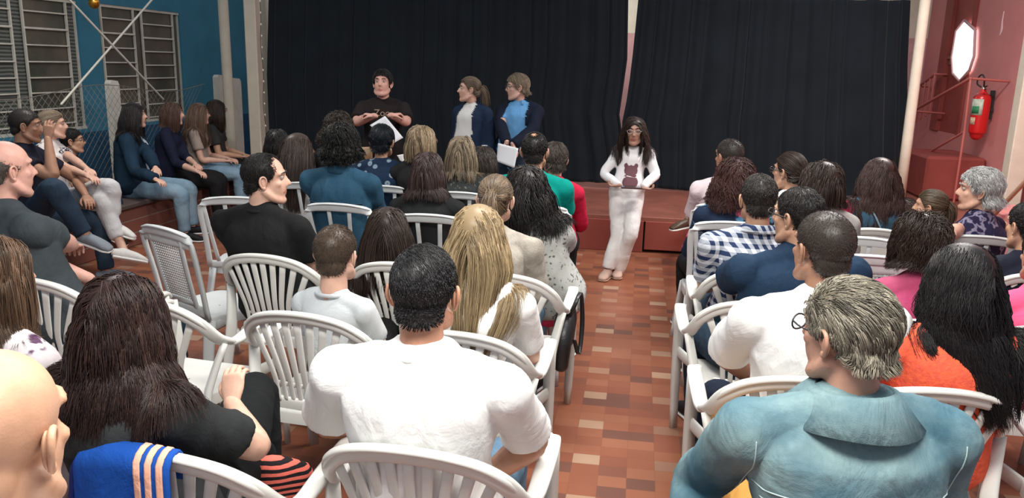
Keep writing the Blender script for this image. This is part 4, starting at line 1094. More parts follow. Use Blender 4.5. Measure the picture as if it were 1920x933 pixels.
    ap.merge(loft([(-.18, .215, .37), (0, .22, .40), (.18, .215, .37)], [(.026, .008)] * 3, side=(0, 0, 1), n=8, k=3)); ap.build('seat_apron', m_, r)
    return r
PROTO = {}
def chair(kind, px, py, label, yaw=0., zr=None, X=None, Y=None, dx=0., dy=0.):
    arm = kind in ('fan', 'panel'); zr = zr or (.85 if arm else .89)
    p = at(px, py, z=zr); back = .275 if arm else .285
    if X is not None: p[0] = X
    if Y is not None: p[1] = Y
    if kind not in PROTO:
        PROTO[kind] = arm_chair(kind) if arm else side_chair(kind); r = PROTO[kind]
        if arm:
            for c_ in r.children:
                for v_ in c_.data.vertices: v_.co.x *= .95
    else: r = copy_tree(PROTO[kind])
    a = math.radians(yaw); r.location = (p[0] + dx - back * math.sin(a), p[1] + dy + back * math.cos(a), 0); r.rotation_euler = (0, 0, a)
    tag(r, label, 'chair', 'white plastic armchairs' if arm else 'white plastic side chairs'); return r
CH = {}
CH['A1'] = chair('fan', 797, 842, 'white plastic armchair nearest the camera under the man in the plain white tee', -3, dx=-0.045)
CH['A2'] = chair('fan', 590, 588, 'empty-looking white plastic armchair behind the small boy in light grey', -4, dx=-0.075)
CH['A3'] = chair('fan', 318, 846, 'white plastic armchair of the brown-haired woman in black, with blue jacket over its back', -4, dx=-0.06)
CH['A4'] = chair('fan', 54, 520, 'white plastic armchair of the bald man in dark grey tee at the left edge', -4, dx=-0.04)
CH['A5'] = chair('fan', 288, 560, 'empty white plastic armchair just right of the brown-haired woman, seat showing', -6, dx=-0.08)
CH['A6'] = chair('fan', 512, 478, 'white plastic armchair of the man in the black tee turning his head right', -4, dx=-0.06)
CH['A7'] = chair('fan', 742, 492, 'white plastic armchair behind the little girl with dark hair, right of the boy', -2)
CH['A8'] = chair('fan', 862, 622, 'white plastic armchair of the woman with very long blonde hair by the aisle', -2, dx=-0.03)
CH['A9'] = chair('fan', 936, 512, 'white plastic armchair on the left of the aisle with the black handbag on its arm', -2)
CH['B1'] = chair('slat', 634, 384, 'slatted white chair of the person with bushy black hair in blue denim jacket', -4)
CH['B2'] = chair('slat', 722, 350, 'slatted white chair of the short-haired woman in navy blouse with circles', -2)
CH['B3'] = chair('slat', 803, 404, 'slatted white chair of the brown-haired woman in black beside the little girl')
CH['B4'] = chair('slat', 862, 362, 'slatted white chair of the streaky blonde woman in dark speckled top')
CH['B5'] = chair('slat', 968, 430, 'slatted white chair at the aisle of the curly-haired woman in grey patterned tee')
CH['B6'] = chair('slat', 1012, 386, 'slatted white chair at the aisle of the man in the teal tee', X=-.62)
CH['B7'] = chair('slat', 440, 371, 'empty slatted white chair left of the man in black tee, near the bench', 12)
CH['B10'] = chair('slat', 575, 344, 'slatted white chair of the long-haired woman in a white top near the curtain')
CH['C1'] = chair('mesh', 305, 428, 'empty white chair with perforated back turned toward the aisle, by the bench', -27)
CH['A10'] = chair('fan', 1416, 564, 'white plastic armchair at the right of the aisle, of the man in navy tee', 2, dx=0.035)
CH['A11'] = chair('fan', 1452, 702, 'white plastic armchair of the young man in white tee, right of the aisle', 2, dx=0.1)
CH['B8'] = chair('slat', 1372, 418, 'slatted white chair at the aisle of the woman in the floral blouse', 2)
CH['A12'] = chair('fan', 1812, 732, 'white plastic armchair of the woman in the orange lace top', 3, dx=-0.07)
CH['A13'] = chair('fan', 1735, 600, 'white plastic armchair of the woman in the magenta top', 3)
CH['B9'] = chair('slat', 1830, 444, 'slatted white chair of the white-haired woman at far right', 4)
CH['D1'] = chair('panel', 1632, 392, 'empty round-topped solid-back chair behind the woman in red and denim')
CH['D2'] = chair('panel', 1640, 428, 'empty solid-back white armchair between the round-topped and perforated ones')
CH['C2'] = chair('mesh', 1628, 481, 'empty white chair with perforated back in front of the woman in magenta')
CH['A14'] = chair('fan', 1975, 512, 'white plastic armchair cut by the right edge, of the person in navy')
CH['A15'] = chair('fan', 1990, 612, 'white plastic armchair cut by the right edge, below the pink shirt')
q = at(1893, 775, z=.655); CH['A16'] = chair('fan', 1900, 760, 'white plastic armchair at the bottom right corner with only its left arm in view', X=q[0] + .29, Y=q[1] - .45)
CH['B11'] = chair('slat', 1365, 382, 'slatted white chair of the man in pale shirt at the front right of the aisle', Y=5.32)
CH['B12'] = chair('slat', 1480, 385, 'slatted white chair of the bun-haired woman with glasses', Y=4.95)
CH['B13'] = chair('slat', 1550, 400, 'slatted white chair of the brown-bobbed woman in grey', Y=4.42)
CH['A17'] = chair('fan', 1440, 470, 'white plastic armchair hidden under the man in the checked shirt', X=.6, Y=3.74)

# ------------------------------------------------------------------ colours of people
S_FAIR = (.60, .36, .27); S_TAN = (.46, .26, .17); S_BRN = (.34, .175, .11); S_PINK = (.62, .34, .27); S_DK = (.20, .10, .065)
H_BLK = ((.006, .005, .005), (.022, .018, .017)); H_DKB = ((.012, .007, .005), (.045, .026, .019)); H_BRN = ((.022, .012, .008), (.085, .048, .032))
H_MID = ((.05, .028, .017), (.17, .10, .06)); H_BLD = ((.12, .075, .035), (.60, .45, .26)); H_BLD2 = ((.10, .068, .038), (.42, .31, .19)); H_GRY = ((.10, .085, .065), (.36, .32, .26)); H_WHT = ((.25, .25, .25), (.72, .72, .70))
H_RED = ((.02, .007, .006), (.07, .025, .02))
def H_(style, c, **k): d = dict(style=style, c=c); d.update(k); return d
def short(c, **k): d = dict(len=.026, thick=.008, shell=.006, comb='down', n=5000, rad=.0011, clump=.2, mess=.22, lift=.10, cling=.9); d.update(k); return H_('short', c, **d)
def buzz(c, **k): d = dict(len=.012, thick=.003, shell=.0035, comb='down', n=4200, rad=.0009, clump=0, mess=.3, lift=.35, steps=3, cling=.5); d.update(k); return H_('short', c, **d)
def longh(c, ln=.42, **k): d = dict(len=ln, thick=.014, shell=.008, comb='part', n=3400, clump=.3, mess=.06, grav=.33); d.update(k); return H_('long', c, **d)
def bob(c, ln=.24, **k): d = dict(len=ln, thick=.018, shell=.008, comb='part', n=3000, clump=.3, inward=.5, mess=.06); d.update(k); return H_('long', c, **d)
def curly(c, ln=.28, **k): d = dict(len=ln, thick=.032, shell=.014, comb='part', n=3200, curl=.011, freq=150, clump=.25, lift=.6, mess=.3, grav=.28); d.update(k); return H_('long', c, **d)

BLACKT = cloth('black_cotton', (.012, .012, .013)); WHITET = cloth('white_cotton', (.80, .80, .79), bump=.15)
DGREY = cloth('charcoal_cotton', (.045, .055, .062), var=.12); NAVY = cloth('navy_cotton', (.012, .030, .062), var=.1)
JEANS = cloth('blue_denim', (.055, .115, .19), pattern='denim', col2=(.16, .26, .36)); JEANSL = cloth('light_blue_denim', (.11, .20, .29), pattern='denim', col2=(.27, .39, .48)); JEANSD = cloth('dark_denim', (.018, .032, .055), pattern='denim', col2=(.03, .055, .085))
DENIMJ = cloth('worn_denim_jacket', (.040, .120, .175), pattern='denim', col2=(.27, .38, .38), pscale=1.1, bump=.35, fold=.45, bscale=600)
DENIMK = cloth('blue_jacket_denim', (.018, .060, .105), pattern='denim', col2=(.032, .095, .155)); DENIMN = cloth('navy_jacket_denim', (.008, .022, .042), pattern='denim', col2=(.014, .038, .068))
SHOEB = cloth('black_shoe', (.015, .015, .017), rough=.6); SHOEW = cloth('white_shoe', (.6, .58, .56), rough=.6); SHOEG = cloth('grey_shoe', (.2, .22, .25), rough=.7); SHOEBR = cloth('brown_leather', (.07, .04, .025), rough=.4, spec=.4)

def tee(m, **k): d = dict(m=m, sleeve='short'); d.update(k); return d
def lng(m, **k): d = dict(m=m, sleeve='long'); d.update(k); return d
def tr(m, **k): d = dict(m=m); d.update(k); return d
P_ = person
def A(px, py, **k): return at(px, py, **k)
def seat_of(ch, px, py, fwd=0.0, mixx=.6):
    """head point and pelvis point of someone sitting in a chair"""
    o = CH[ch]; a = o.rotation_euler.z; cy = o.location.y - .045 * math.cos(a); cx_ = o.location.x + .045 * math.sin(a)
    h = at(px, py, Y=cy - .03 + fwd); return dict(head=h, body=(cx_ * (1 - mixx) + h[0] * mixx, cy))
ROWL = 'audience in the left block'; ROWR = 'audience in the right block'; BEN = 'people on the side bench'; PRE = 'presenters before the curtain'

# ---- left block
pl0 = P_('bald man in a white shirt, huge at the bottom left corner, facing right', A(-8, 820, Y=.84), yaw=-8, hy=13, hp=-2, sex='m', skin_c=(.54, .31, .20), shirt=tee(WHITET), trousers=tr(JEANSD), shoes=SHOEB, hs=1.0, g=1.1, group=ROWL, body=(-.80, .84))
pl1 = P_('woman with brown and blonde hair in pale floral blouse, cut by the left edge', A(-8, 520, Y=1.85), yaw=-6, hy=-10, sex='f', shirt=tee(cloth('pale_floral', (.55, .50, .52), pattern='sprig', col2=(.10, .05, .10), pscale=.7)), trousers=tr(BLACKT), shoes=SHOEB, hair=longh(H_MID, .26, contrast=2, n=2600), group=ROWL)
pl2 = P_('woman with thick dark brown shoulder hair in black tee, blue jacket on her chair', **seat_of('A3', 236, 600), yaw=-14, hy=6, sex='f', g=1.18, sw=.175, skin_c=S_FAIR, shirt=tee(cloth('faded_black_cotton', (.022, .024, .025), var=.2), w=.005, sl=.72, collar='none'), trousers=tr(cloth('black_leggings', (.008, .009, .010))), shoes=SHOEB,
         hair=longh(((.010, .005, .005), (.060, .030, .024)), .37, nar=.10, curl=.005, freq=60, thick=.020, n=6500, lift=.4, contrast=1.2), group=ROWL, armR=(A(480, 838, z=.70), A(440, 765, z=.76)), fR=(-.25, .4, .7), palmR=(-.3, .9, 0), armL=None,
         legR=(A(478, 735, z=.62), A(500, 900, z=.30)), thighs=1.12, curl=.6)
pl3 = P_('bald man in dark grey tee with pink-lit scalp, left of the empty armchair', **seat_of('A4', 14, 318, mixx=.15), yaw=-22, hy=-6, sex='m', g=1.2, sw=.215, hs=1.03, skin_c=S_PINK, shirt=tee(DGREY, w=.0045), trousers=tr(JEANSD), shoes=SHOEG, hair=buzz(((.06, .05, .045), (.16, .14, .12)), bald=[((0, .35, 1), 74)], n=2600), group=ROWL, armR=(A(212, 490, z=.66), A(165, 470, z=.68)))
pl4 = P_('man with receding dark hair in black tee, face in profile to the right', **seat_of('A6', 500, 336), yaw=-6, hy=-62, sex='m', g=1.12, sw=.2, skin_c=S_FAIR, face=True, shirt=tee(BLACKT), trousers=tr(BLACKT), shoes=SHOEB, hair=short(H_BLK, len=.028, bald=[((.25, 1.0, .75), 34)]), group=ROWL)
pl5 = P_('small boy with cropped brown hair in light grey tee sitting sideways in armchair', A(632, 477, Y=3.0), yaw=-8, hy=2, sex='m', k=.72, g=1.05, seat=.43, skin_c=S_FAIR, shirt=tee(cloth('light_grey_cotton', (.52, .55, .57)), sl=.8), trousers=tr(BLACKT), shoes=SHOEB, hair=buzz(((.035, .022, .014), (.10, .065, .042)), len=.018, shell=.006, thick=.006), body=(-1.17, 3.0), hs=.98, group=ROWL, legR=(A(735, 600, z=.50), A(720, 660, z=.25)))
pl6 = P_('little girl with long straight dark hair seated beside the small boy', A(728, 432, Y=3.62), yaw=0, hy=6, sex='f', k=.72, hs=.93, skin_c=S_FAIR, shirt=tee(cloth('black_white_print', (.015, .015, .017), pattern='circles', col2=(.6, .58, .5), pscale=2), sl=.7), trousers=tr(JEANSD), shoes=SHOEW, hair=longh(H_DKB, .36, thick=.018), group=ROWL)
pl7 = P_('man with short black hair and plain white tee, centre front by the aisle', **seat_of('A1', 797, 548), yaw=-2, hy=3, sex='m', g=1.13, sw=.215, hs=1.0, skin_c=(.50, .25, .16), shirt=tee(WHITET, w=.005, sl=.80, e=.012), trousers=tr(JEANS), shoes=SHOEW, hair=short(((.006, .006, .007), (.035, .033, .035)), n=9000, len=.020, thick=.007, rad=.0009, low=-.004, comb='side', mess=.3), group=ROWL,
          armR=(A(1000, 826, z=.72), A(930, 880, z=.68)), armL=(A(612, 790, z=.72), A(680, 800, z=.66)))
pl8 = P_('woman with very long straight blonde hair in white tee and jeans', **seat_of('A8', 898, 447), yaw=-4, hy=-3, sex='f', sw=.172, hs=1.0, skin_c=S_FAIR, shirt=tee(WHITET, sl=.75), trousers=tr(JEANSL), shoes=SHOEW, hair=longh(H_BLD, .50, thick=.010, n=6500, rad=.0011, contrast=1.5, nar=.55, clump=.3), group=ROWL, legR=(A(975, 650, z=.50), A(985, 790, z=.10)))
pl9 = P_('woman with dark blonde ponytail and oatmeal cardigan behind the long blonde hair', A(930, 375, Y=3.62), yaw=-3, hy=2, sex='f', sw=.172, g=1.1, skin_c=S_FAIR, shirt=lng(cloth('oatmeal_knit', (.40, .37, .32), pattern='mottle', col2=(.30, .27, .23), pscale=14, bump=.6, bscale=150), w=.006), trousers=tr(JEANS), shoes=SHOEB, hair=H_('pony', ((.06, .04, .025), (.22, .15, .09)), len=.2, n=2600, thick=.008, shell=.008, comb='back', tie=(0, -.118, .045), tail=.26, contrast=1.5, clump=0, lenvar=.1), group=ROWL)
pl10 = P_('woman with curly black hair in grey sprig tee, hand on hip beside the aisle', A(987, 356, Y=4.05), yaw=6, hy=14, sex='f', g=1.18, sw=.178, skin_c=S_FAIR, shirt=tee(cloth('grey_sprig', (.42, .43, .41), pattern='sprig', col2=(.10, .10, .10), pscale=2.0)), trousers=tr(cloth('hot_pink_cotton', (.60, .05, .14))), shoes=SHOEB, hair=curly(H_BLK, .33, thick=.026, curl=.012, freq=170), body=(-.44, 4.1), group=ROWL, armR=(A(1072, 478, z=.66), A(1020, 470, z=.64)))
pl11 = P_('man with small crown bald spot and teal green tee', **seat_of('B6', 1003, 284), yaw=-3, hy=0, sex='m', g=1.15, sw=.20, skin_c=S_TAN, shirt=tee(cloth('teal_cotton', (.0, .24, .20)), sl=.7), trousers=tr(BLACKT), shoes=SHOEB, hair=short(H_BLK, len=.02, bald=[((0, -.45, 1), 9)]), group=ROWL)
pl12 = P_('person with short greying brown hair in red top beside the man in teal', A(1040, 300, Y=5.45), yaw=6, hy=10, sex='f', g=.9, sw=.15, skin_c=S_FAIR, shirt=lng(cloth('crimson_cotton', (.45, .012, .045))), trousers=tr(BLACKT), shoes=SHOEB, hair=short(((.03, .022, .018), (.14, .11, .095)), len=.05, thick=.02), body=(-.55, 5.46), group=ROWL)
pl13 = P_('person with bushy curly black hair in blue denim jacket', **seat_of('B1', 641, 276), yaw=-4, hy=4, sex='f', g=1.25, sw=.20, skin_c=S_TAN, shirt=lng(DENIMK, collar='fold', w=.005), trousers=tr(JEANSD), shoes=SHOEB, hair=curly(((.004, .005, .005), (.025, .024, .022)), .15, thick=.045, shell=.025, curl=.010, freq=190, n=4200, lift=1.2, grav=.12, mess=.5), group=ROWL)
pl14 = P_('woman with long straight dark brown hair in white top, face turned right', **seat_of('B10', 562, 280), yaw=-10, hy=-42, sex='f', skin_c=S_BRN, shirt=tee(cloth('dull_white', (.55, .57, .57)), sl=.7), trousers=tr(JEANSD), shoes=SHOEB, hair=longh(((.025, .016, .012), (.085, .055, .042)), .48, n=2400), face=True, group=ROWL)
pl15 = P_('person with brown hair gathered up, behind the bushy black curls near the curtain', A(637, 243, Y=5.75), yaw=0, hy=-20, sex='f', g=1.1, skin_c=S_BRN, shirt=lng(BLACKT), trousers=tr(BLACKT), shoes=SHOEB, hair=curly(((.02, .014, .011), (.06, .045, .035)), .12, thick=.03, grav=.1, n=2200), group=ROWL)
pl16 = P_('woman with cropped black hair in navy blouse printed with pale circles', **seat_of('B2', 717, 266), yaw=-2, hy=3, sex='f', g=1.2, sw=.185, skin_c=(.50, .28, .18), shirt=tee(cloth('navy_circles', (.010, .022, .050), pattern='circles', col2=(.28, .38, .45), pscale=.9), sl=.55, neck=-.004, collar='none'), trousers=tr(BLACKT), shoes=SHOEB, hair=short(((.004, .007, .012), (.014, .02, .028)), len=.045, thick=.022, shell=.012), group=ROWL)
pl17 = P_('blonde woman with bobbed streaked hair and glasses looking slightly right', A(792, 267, Y=5.5), yaw=-6, hy=-22, sex='f', skin_c=S_FAIR, shirt=tee(BLACKT), trousers=tr(BLACKT), shoes=SHOEB, hair=bob(H_BLD2, .22, contrast=1.8), glasses=(.25, .12, .08), group=ROWL)
pl18 = P_('woman with reddish brown shoulder hair in black top behind the little girl', **seat_of('B3', 803, 322), yaw=-2, sex='f', g=1.12, sw=.178, skin_c=S_FAIR, shirt=lng(cloth('black_knit', (.013, .014, .015))), trousers=tr(BLACKT), shoes=SHOEB, hair=bob(((.022, .012, .011), (.075, .046, .042)), .25), group=ROWL)
pl19 = P_('woman with straight streaked dark blonde hair in charcoal speckled top', **seat_of('B4', 866, 287), yaw=-2, hy=0, sex='f', g=1.1, skin_c=S_FAIR, shirt=lng(cloth('charcoal_speckle', (.03, .034, .034), pattern='sprig', col2=(.12, .12, .11), pscale=2.2)), trousers=tr(BLACKT), shoes=SHOEB, hair=bob(((.055, .04, .026), (.34, .26, .175)), .27, contrast=1.9, inward=.1), group=ROWL)
pl20 = P_('person with brown hair half hidden right of the streaked blonde woman', A(908, 305, Y=5.75), yaw=-10, hy=-10, sex='f', skin_c=S_BRN, shirt=lng(BLACKT), trousers=tr(BLACKT), shoes=SHOEB, hair=bob(((.016, .012, .01), (.06, .045, .035)), .2), group=ROWL)
pl22 = P_('person in dark clothes near the left curtain edge showing a bit of face', A(521, 270, Y=6.1), yaw=-30, hy=40, sex='f', skin_c=S_PINK, face=True, shirt=lng(BLACKT), trousers=tr(BLACKT), shoes=SHOEB, hair=bob(H_BLK, .24), group=ROWL)
# ---- right block
pr1 = P_('man with cropped hair in pale pinkish shirt sitting with one ankle raised', **seat_of('B11', 1366, 294), yaw=2, hy=32, sex='m', sw=.195, skin_c=S_BRN, face=True, shirt=tee(cloth('pale_pink_cotton', (.62, .52, .55)), sl=.8, collar='fold', ch=.03), trousers=tr(cloth('beige_trousers', (.50, .45, .40))), shoes=SHOEBR, hair=buzz(((.015, .011, .01), (.05, .038, .033))), group=ROWR, legL=(A(1322, 385, z=.52), A(1292, 412, z=.42), A(1262, 418, z=.40)))
pr2 = P_('woman with curly dark reddish hair in floral navy blouse at the aisle', **seat_of('B8', 1378, 338), yaw=3, hy=10, sex='f', g=1.15, sw=.175, skin_c=S_BRN, shirt=tee(cloth('navy_floral', (.012, .022, .048), pattern='floral', pscale=1.1), sl=1.1), trousers=tr(BLACKT), shoes=SHOEG, hair=curly(H_RED, .26, thick=.034, curl=.014, freq=190), group=ROWR, spreadk=.05)
pr3 = P_('man with thinning dark hair in blue and white gingham shirt', **seat_of('A17', 1421, 374), yaw=2, hy=4, sex='m', g=1.12, sw=.20, skin_c=S_TAN, shirt=tee(cloth('gingham', (.62, .66, .72), pattern='gingham', col2=(.02, .035, .09), pscale=.62), sl=.8, collar='fold', ch=.03), trousers=tr(JEANSD), shoes=SHOEB, hair=short(((.010, .008, .008), (.05, .042, .038)), len=.022), group=ROWR, spreadk=.05)
pr4 = P_('man with short black hair and glasses in navy tee, hand at his chin', **seat_of('A10', 1494, 407), yaw=8, hy=38, sex='m', g=1.25, sw=.22, skin_c=S_TAN, shirt=tee(NAVY, w=.005, sl=.75), trousers=tr(JEANSD), shoes=SHOEB, hair=short(H_BLK, len=.03), glasses=(.02, .02, .02), group=ROWR, armL=(A(1330, 545, z=.66), A(1395, 560, z=.60)), armR=(A(1470, 500, z=.72), A(1444, 452, z=1.04)), fR=(0, .1, 1), palmR=(1, 0, 0), spreadk=.08)
pr5 = P_('young man with cropped brown hair in white tee right of the aisle', **seat_of('A11', 1540, 467), yaw=4, hy=22, hp=3, sex='m', g=1.02, sw=.20, skin_c=S_BRN, shirt=tee(WHITET, sl=.85, e=.018, w=.005), trousers=tr(cloth('navy_trousers', (.012, .018, .035))), shoes=SHOEB, hair=buzz(((.014, .010, .008), (.055, .038, .030)), shell=.005), group=ROWR, armL=(A(1335, 690, z=.66), A(1420, 720, z=.58)), spreadk=.06)
pr6 = P_('man with swept grey-brown hair, glasses and faded denim jacket at bottom right', A(1585, 626, Y=1.80), yaw=8, hy=30, hp=-2, sex='m', g=1.12, sw=.222, hs=1.0, skin_c=(.52, .28, .20), shirt=lng(DENIMJ, w=.005, collar='fold', ch=.075, cwid=1.12, cz=.004, cf=1.85, e=.014, name='denim_jacket'), trousers=tr(cloth('mustard_chinos', (.55, .28, .07))), shoes=SHOEBR, face=True,
          hair=short(((.085, .075, .058), (.36, .32, .25)), len=.065, n=9000, thick=.016, shell=.009, comb='side', dirx=1.0, rad=.0010, contrast=1.9, mess=.12, clump=.35, clump_n=30, low=-.012), glasses=(.015, .015, .02), group=ROWR, body=(.50, 1.76), armL=(A(1310, 905, z=.72), A(1300, 990, z=.66)), legL=(A(1378, 785, z=.61), A(1362, 905, z=.16)))
pr7 = P_('woman with long wavy black hair in coral orange lace top', **seat_of('A12', 1796, 526), yaw=2, hy=30, sex='f', g=1.15, sw=.175, skin_c=S_BRN, shirt=tee(cloth('coral_lace', (.78, .13, .055), pattern='mottle', col2=(.70, .10, .06), pscale=60, bump=1.0, bscale=70), sl=.8), trousers=tr(cloth('crimson_cotton', (.45, .012, .045))), shoes=SHOEB, face=True, hair=longh(((.004, .003, .004), (.018, .014, .015)), .47, thick=.012, curl=.006, freq=60, n=6500, rad=.0011, rough=.4, nar=.5, drift=.10), group=ROWR)
pr8 = P_('woman with short wavy dark hair in magenta pink top', **seat_of('A13', 1722, 456), yaw=4, hy=18, sex='f', g=1.15, sw=.178, skin_c=S_BRN, shirt=tee(cloth('magenta_sheen', (.36, .045, .12), pattern='mottle', col2=(.40, .10, .17), pscale=3), sl=.8), trousers=tr(BLACKT), shoes=SHOEB, hair=bob(H_DKB, .17, curl=.006, freq=80, thick=.03), group=ROWR)
pr9 = P_('white-haired woman in navy paisley sleeveless blouse looking left', **seat_of('B9', 1832, 358), yaw=30, hy=45, sex='f', g=1.15, sw=.175, skin_c=(.55, .32, .23), shirt=dict(m=cloth('navy_paisley', (.018, .016, .045), pattern='paisley', col2=(.20, .18, .26)), sleeve='none', collar='none'), trousers=tr(BLACKT), shoes=SHOEB, face=True, hair=short(H_WHT, len=.085, thick=.03, shell=.016, n=5200, comb='back', curl=.005, freq=60, low=.02, contrast=1.8), group=ROWR, armL=(A(1775, 440, z=.95), A(1745, 400, z=.98)))
pr10 = P_('child with tied brown hair low between the denim vest and the white hair', A(1743, 388, Y=4.9), yaw=40, hy=20, sex='f', k=.68, skin_c=S_TAN, shirt=tee(NAVY), trousers=tr(JEANSD), shoes=SHOEB, hair=H_('pony', ((.03, .02, .012), (.12, .08, .05)), len=.16, n=1800, thick=.008, shell=.006, comb='back', tie=(.02, -.10, .03), tail=.12, clump=0), group=ROWR)
pr11 = P_('woman with long brown hair in red sleeves and denim vest near the pole', A(1646, 330, Y=5.35), yaw=6, hy=20, sex='f', g=1.2, sw=.185, skin_c=S_TAN, shirt=lng(cloth('raspberry_jersey', (.50, .012, .075)), e=.007), jacket=dict(m=cloth('denim_vest', (.03, .075, .12), pattern='denim', col2=(.05, .11, .16)), sleeve='none', e=.018, collar='none', name='denim_vest'), trousers=tr(JEANSD), shoes=SHOEB, hair=longh(((.018, .008, .007), (.065, .034, .028)), .40, curl=.005, freq=60), group=ROWR)
pr12 = P_('woman with dark bun, red hair clip and glasses in white top', **seat_of('B12', 1478, 322), yaw=12, hy=36, sex='f', skin_c=S_TAN, face=True, shirt=tee(WHITET), trousers=tr(BLACKT), shoes=SHOEB, hair=H_('pony', ((.012, .006, .006), (.045, .022, .02)), len=.17, n=1800, thick=.012, shell=.010, comb='back', tie=(0, -.125, -.02), tail=.06, clump=0, tiecol='red'), glasses=(.03, .02, .02), group=ROWR)
pr13 = P_('woman with rounded dark brown bob in grey top', **seat_of('B13', 1537, 345), yaw=6, hy=28, sex='f', g=1.05, skin_c=S_FAIR, face=True, shirt=tee(cloth('grey_top', (.34, .32, .31)), sl=.7), trousers=tr(BLACKT), shoes=SHOEB, hair=bob(((.014, .006, .005), (.05, .024, .018)), .22, thick=.032, shell=.016), group=ROWR)
pr14 = P_('person in dark navy jacket cut by the right edge', **seat_of('A14', 1925, 425), yaw=10, hy=10, sex='m', g=1.2, sw=.21, skin_c=S_TAN, shirt=lng(cloth('navy_jacket', (.012, .014, .026))), trousers=tr(BLACKT), shoes=SHOEB, hair=short(H_BLK), group=ROWR)
pr15 = P_('person in bright pink top cut by the right edge', **seat_of('A15', 1958, 480), yaw=6, sex='f', g=1.15, sw=.18, skin_c=S_TAN, shirt=tee(cloth('hot_pink_jersey', (.78, .10, .22))), trousers=tr(BLACKT), shoes=SHOEB, hair=short(H_DKB, len=.05), group=ROWR)
# ---- bench on the left
def bench_person(label, px, py, X, **k):
    h = A(px, py, X=X); k.setdefault('yaw', -72); k.setdefault('face', True); k.setdefault('group', BEN); k.setdefault('seat', .42)
    return P_(label, h, body=(X - .05, h[1]), **k)
pb1 = bench_person('man with short dark hair on the bench, leaning with hand at his mouth', 50, 236, -4.45, hy=14, hp=-4, sex='m', g=1.05, skin_c=S_BRN, shirt=tee(cloth('black_navy_cotton', (.012, .012, .022)), sl=.6), trousers=tr(JEANSD), shoes=SHOEG, hair=buzz(((.012, .009, .008), (.04, .03, .026)), len=.018, shell=.006), armR=(A(100, 330, X=-4.1), A(88, 245, X=-4.22)), fR=(-.2, .1, 1), palmR=(-1, 0, 0), legR=(A(100, 352, X=-3.95), A(160, 440, X=-3.8)), armL=(A(150, 340, X=-4.35), A(172, 385, X=-4.05)))
pb2 = bench_person('woman with fair tied hair, monochrome blouse and clasped hands on the bench', 100, 234, -4.78, hy=16, sex='f', skin_c=S_FAIR, shirt=tee(cloth('monochrome_print', (.60, .56, .54), pattern='paisley', col2=(.02, .02, .05), pscale=1.4)), trousers=tr(cloth('pale_trousers', (.50, .49, .50)), len=.8), shoes=SHOEW, hair=H_('pony', ((.12, .09, .06), (.38, .30, .22)), len=.18, n=2200, thick=.01, shell=.008, comb='back', tie=(0, -.115, -.01), tail=.12, clump=0), armR=(A(150, 330, X=-4.3), A(205, 345, X=-3.95)), armL=(A(170, 320, X=-4.3), A(210, 350, X=-3.95)), legR=(A(205, 350, X=-4.05), A(215, 420, X=-4.0)), legL=(A(190, 372, X=-4.1), A(232, 470, X=-3.9)))
pb3 = bench_person('small boy with glasses peeking between the fair-haired woman and the blue pillar', 137, 264, -4.9, hy=10, sex='m', k=.72, skin_c=S_TAN, shirt=tee(BLACKT), trousers=tr(JEANSD), shoes=SHOEB, hair=short(H_BLK), glasses=(.02, .02, .02))
pb4 = bench_person('woman with long dark hair in navy denim jacket and light jeans on the bench', 253, 216, -4.72, hy=8, hp=2, sex='f', g=1.12, skin_c=S_FAIR, shirt=tee(cloth('pale_blue_tee', (.42, .52, .60)), e=.005), jacket=lng(DENIMN, collar='fold', ch=.04, w=.004, e=.016, open=(.05, .035), name='denim_jacket'), trousers=tr(JEANSL), shoes=SHOEB, hair=longh(H_BLK, .34), armR=(A(255, 325, X=-4.55), A(302, 340, X=-4.22)), armL=(A(285, 300, X=-4.5), A(306, 342, X=-4.18)), spreadk=.05)
pb5 = bench_person('woman with reddish brown bob in navy blouse and black trousers on the bench', 325, 213, -4.75, hy=5, sex='f', g=1.12, skin_c=S_FAIR, shirt=lng(cloth('navy_blouse', (.010, .012, .030)), sleeve='roll', collar='none'), trousers=tr(BLACKT), shoes=SHOEB, hair=bob(((.035, .018, .013), (.13, .075, .055)), .23), armR=(A(330, 305, X=-4.6), A(380, 325, X=-4.25)), armL=(A(350, 300, X=-4.6), A(385, 322, X=-4.22)))
pb6 = bench_person('woman with long straight light brown hair in beige tee and jeans on the bench', 375, 213, -4.78, hy=4, sex='f', skin_c=S_FAIR, shirt=tee(cloth('beige_cotton', (.33, .27, .23))), trousers=tr(JEANSL), shoes=SHOEW, hair=longh(((.045, .025, .017), (.19, .12, .08)), .42), glasses=(.03, .02, .02))
pb7 = bench_person('woman with glasses in charcoal tee at the far end of the bench', 407, 206, -4.82, hy=30, sex='f', g=1.1, skin_c=S_TAN, shirt=tee(cloth('dark_grey_tee', (.035, .036, .035))), trousers=tr(BLACKT), shoes=SHOEB, hair=longh(H_DKB, .30), glasses=(.03, .02, .02))
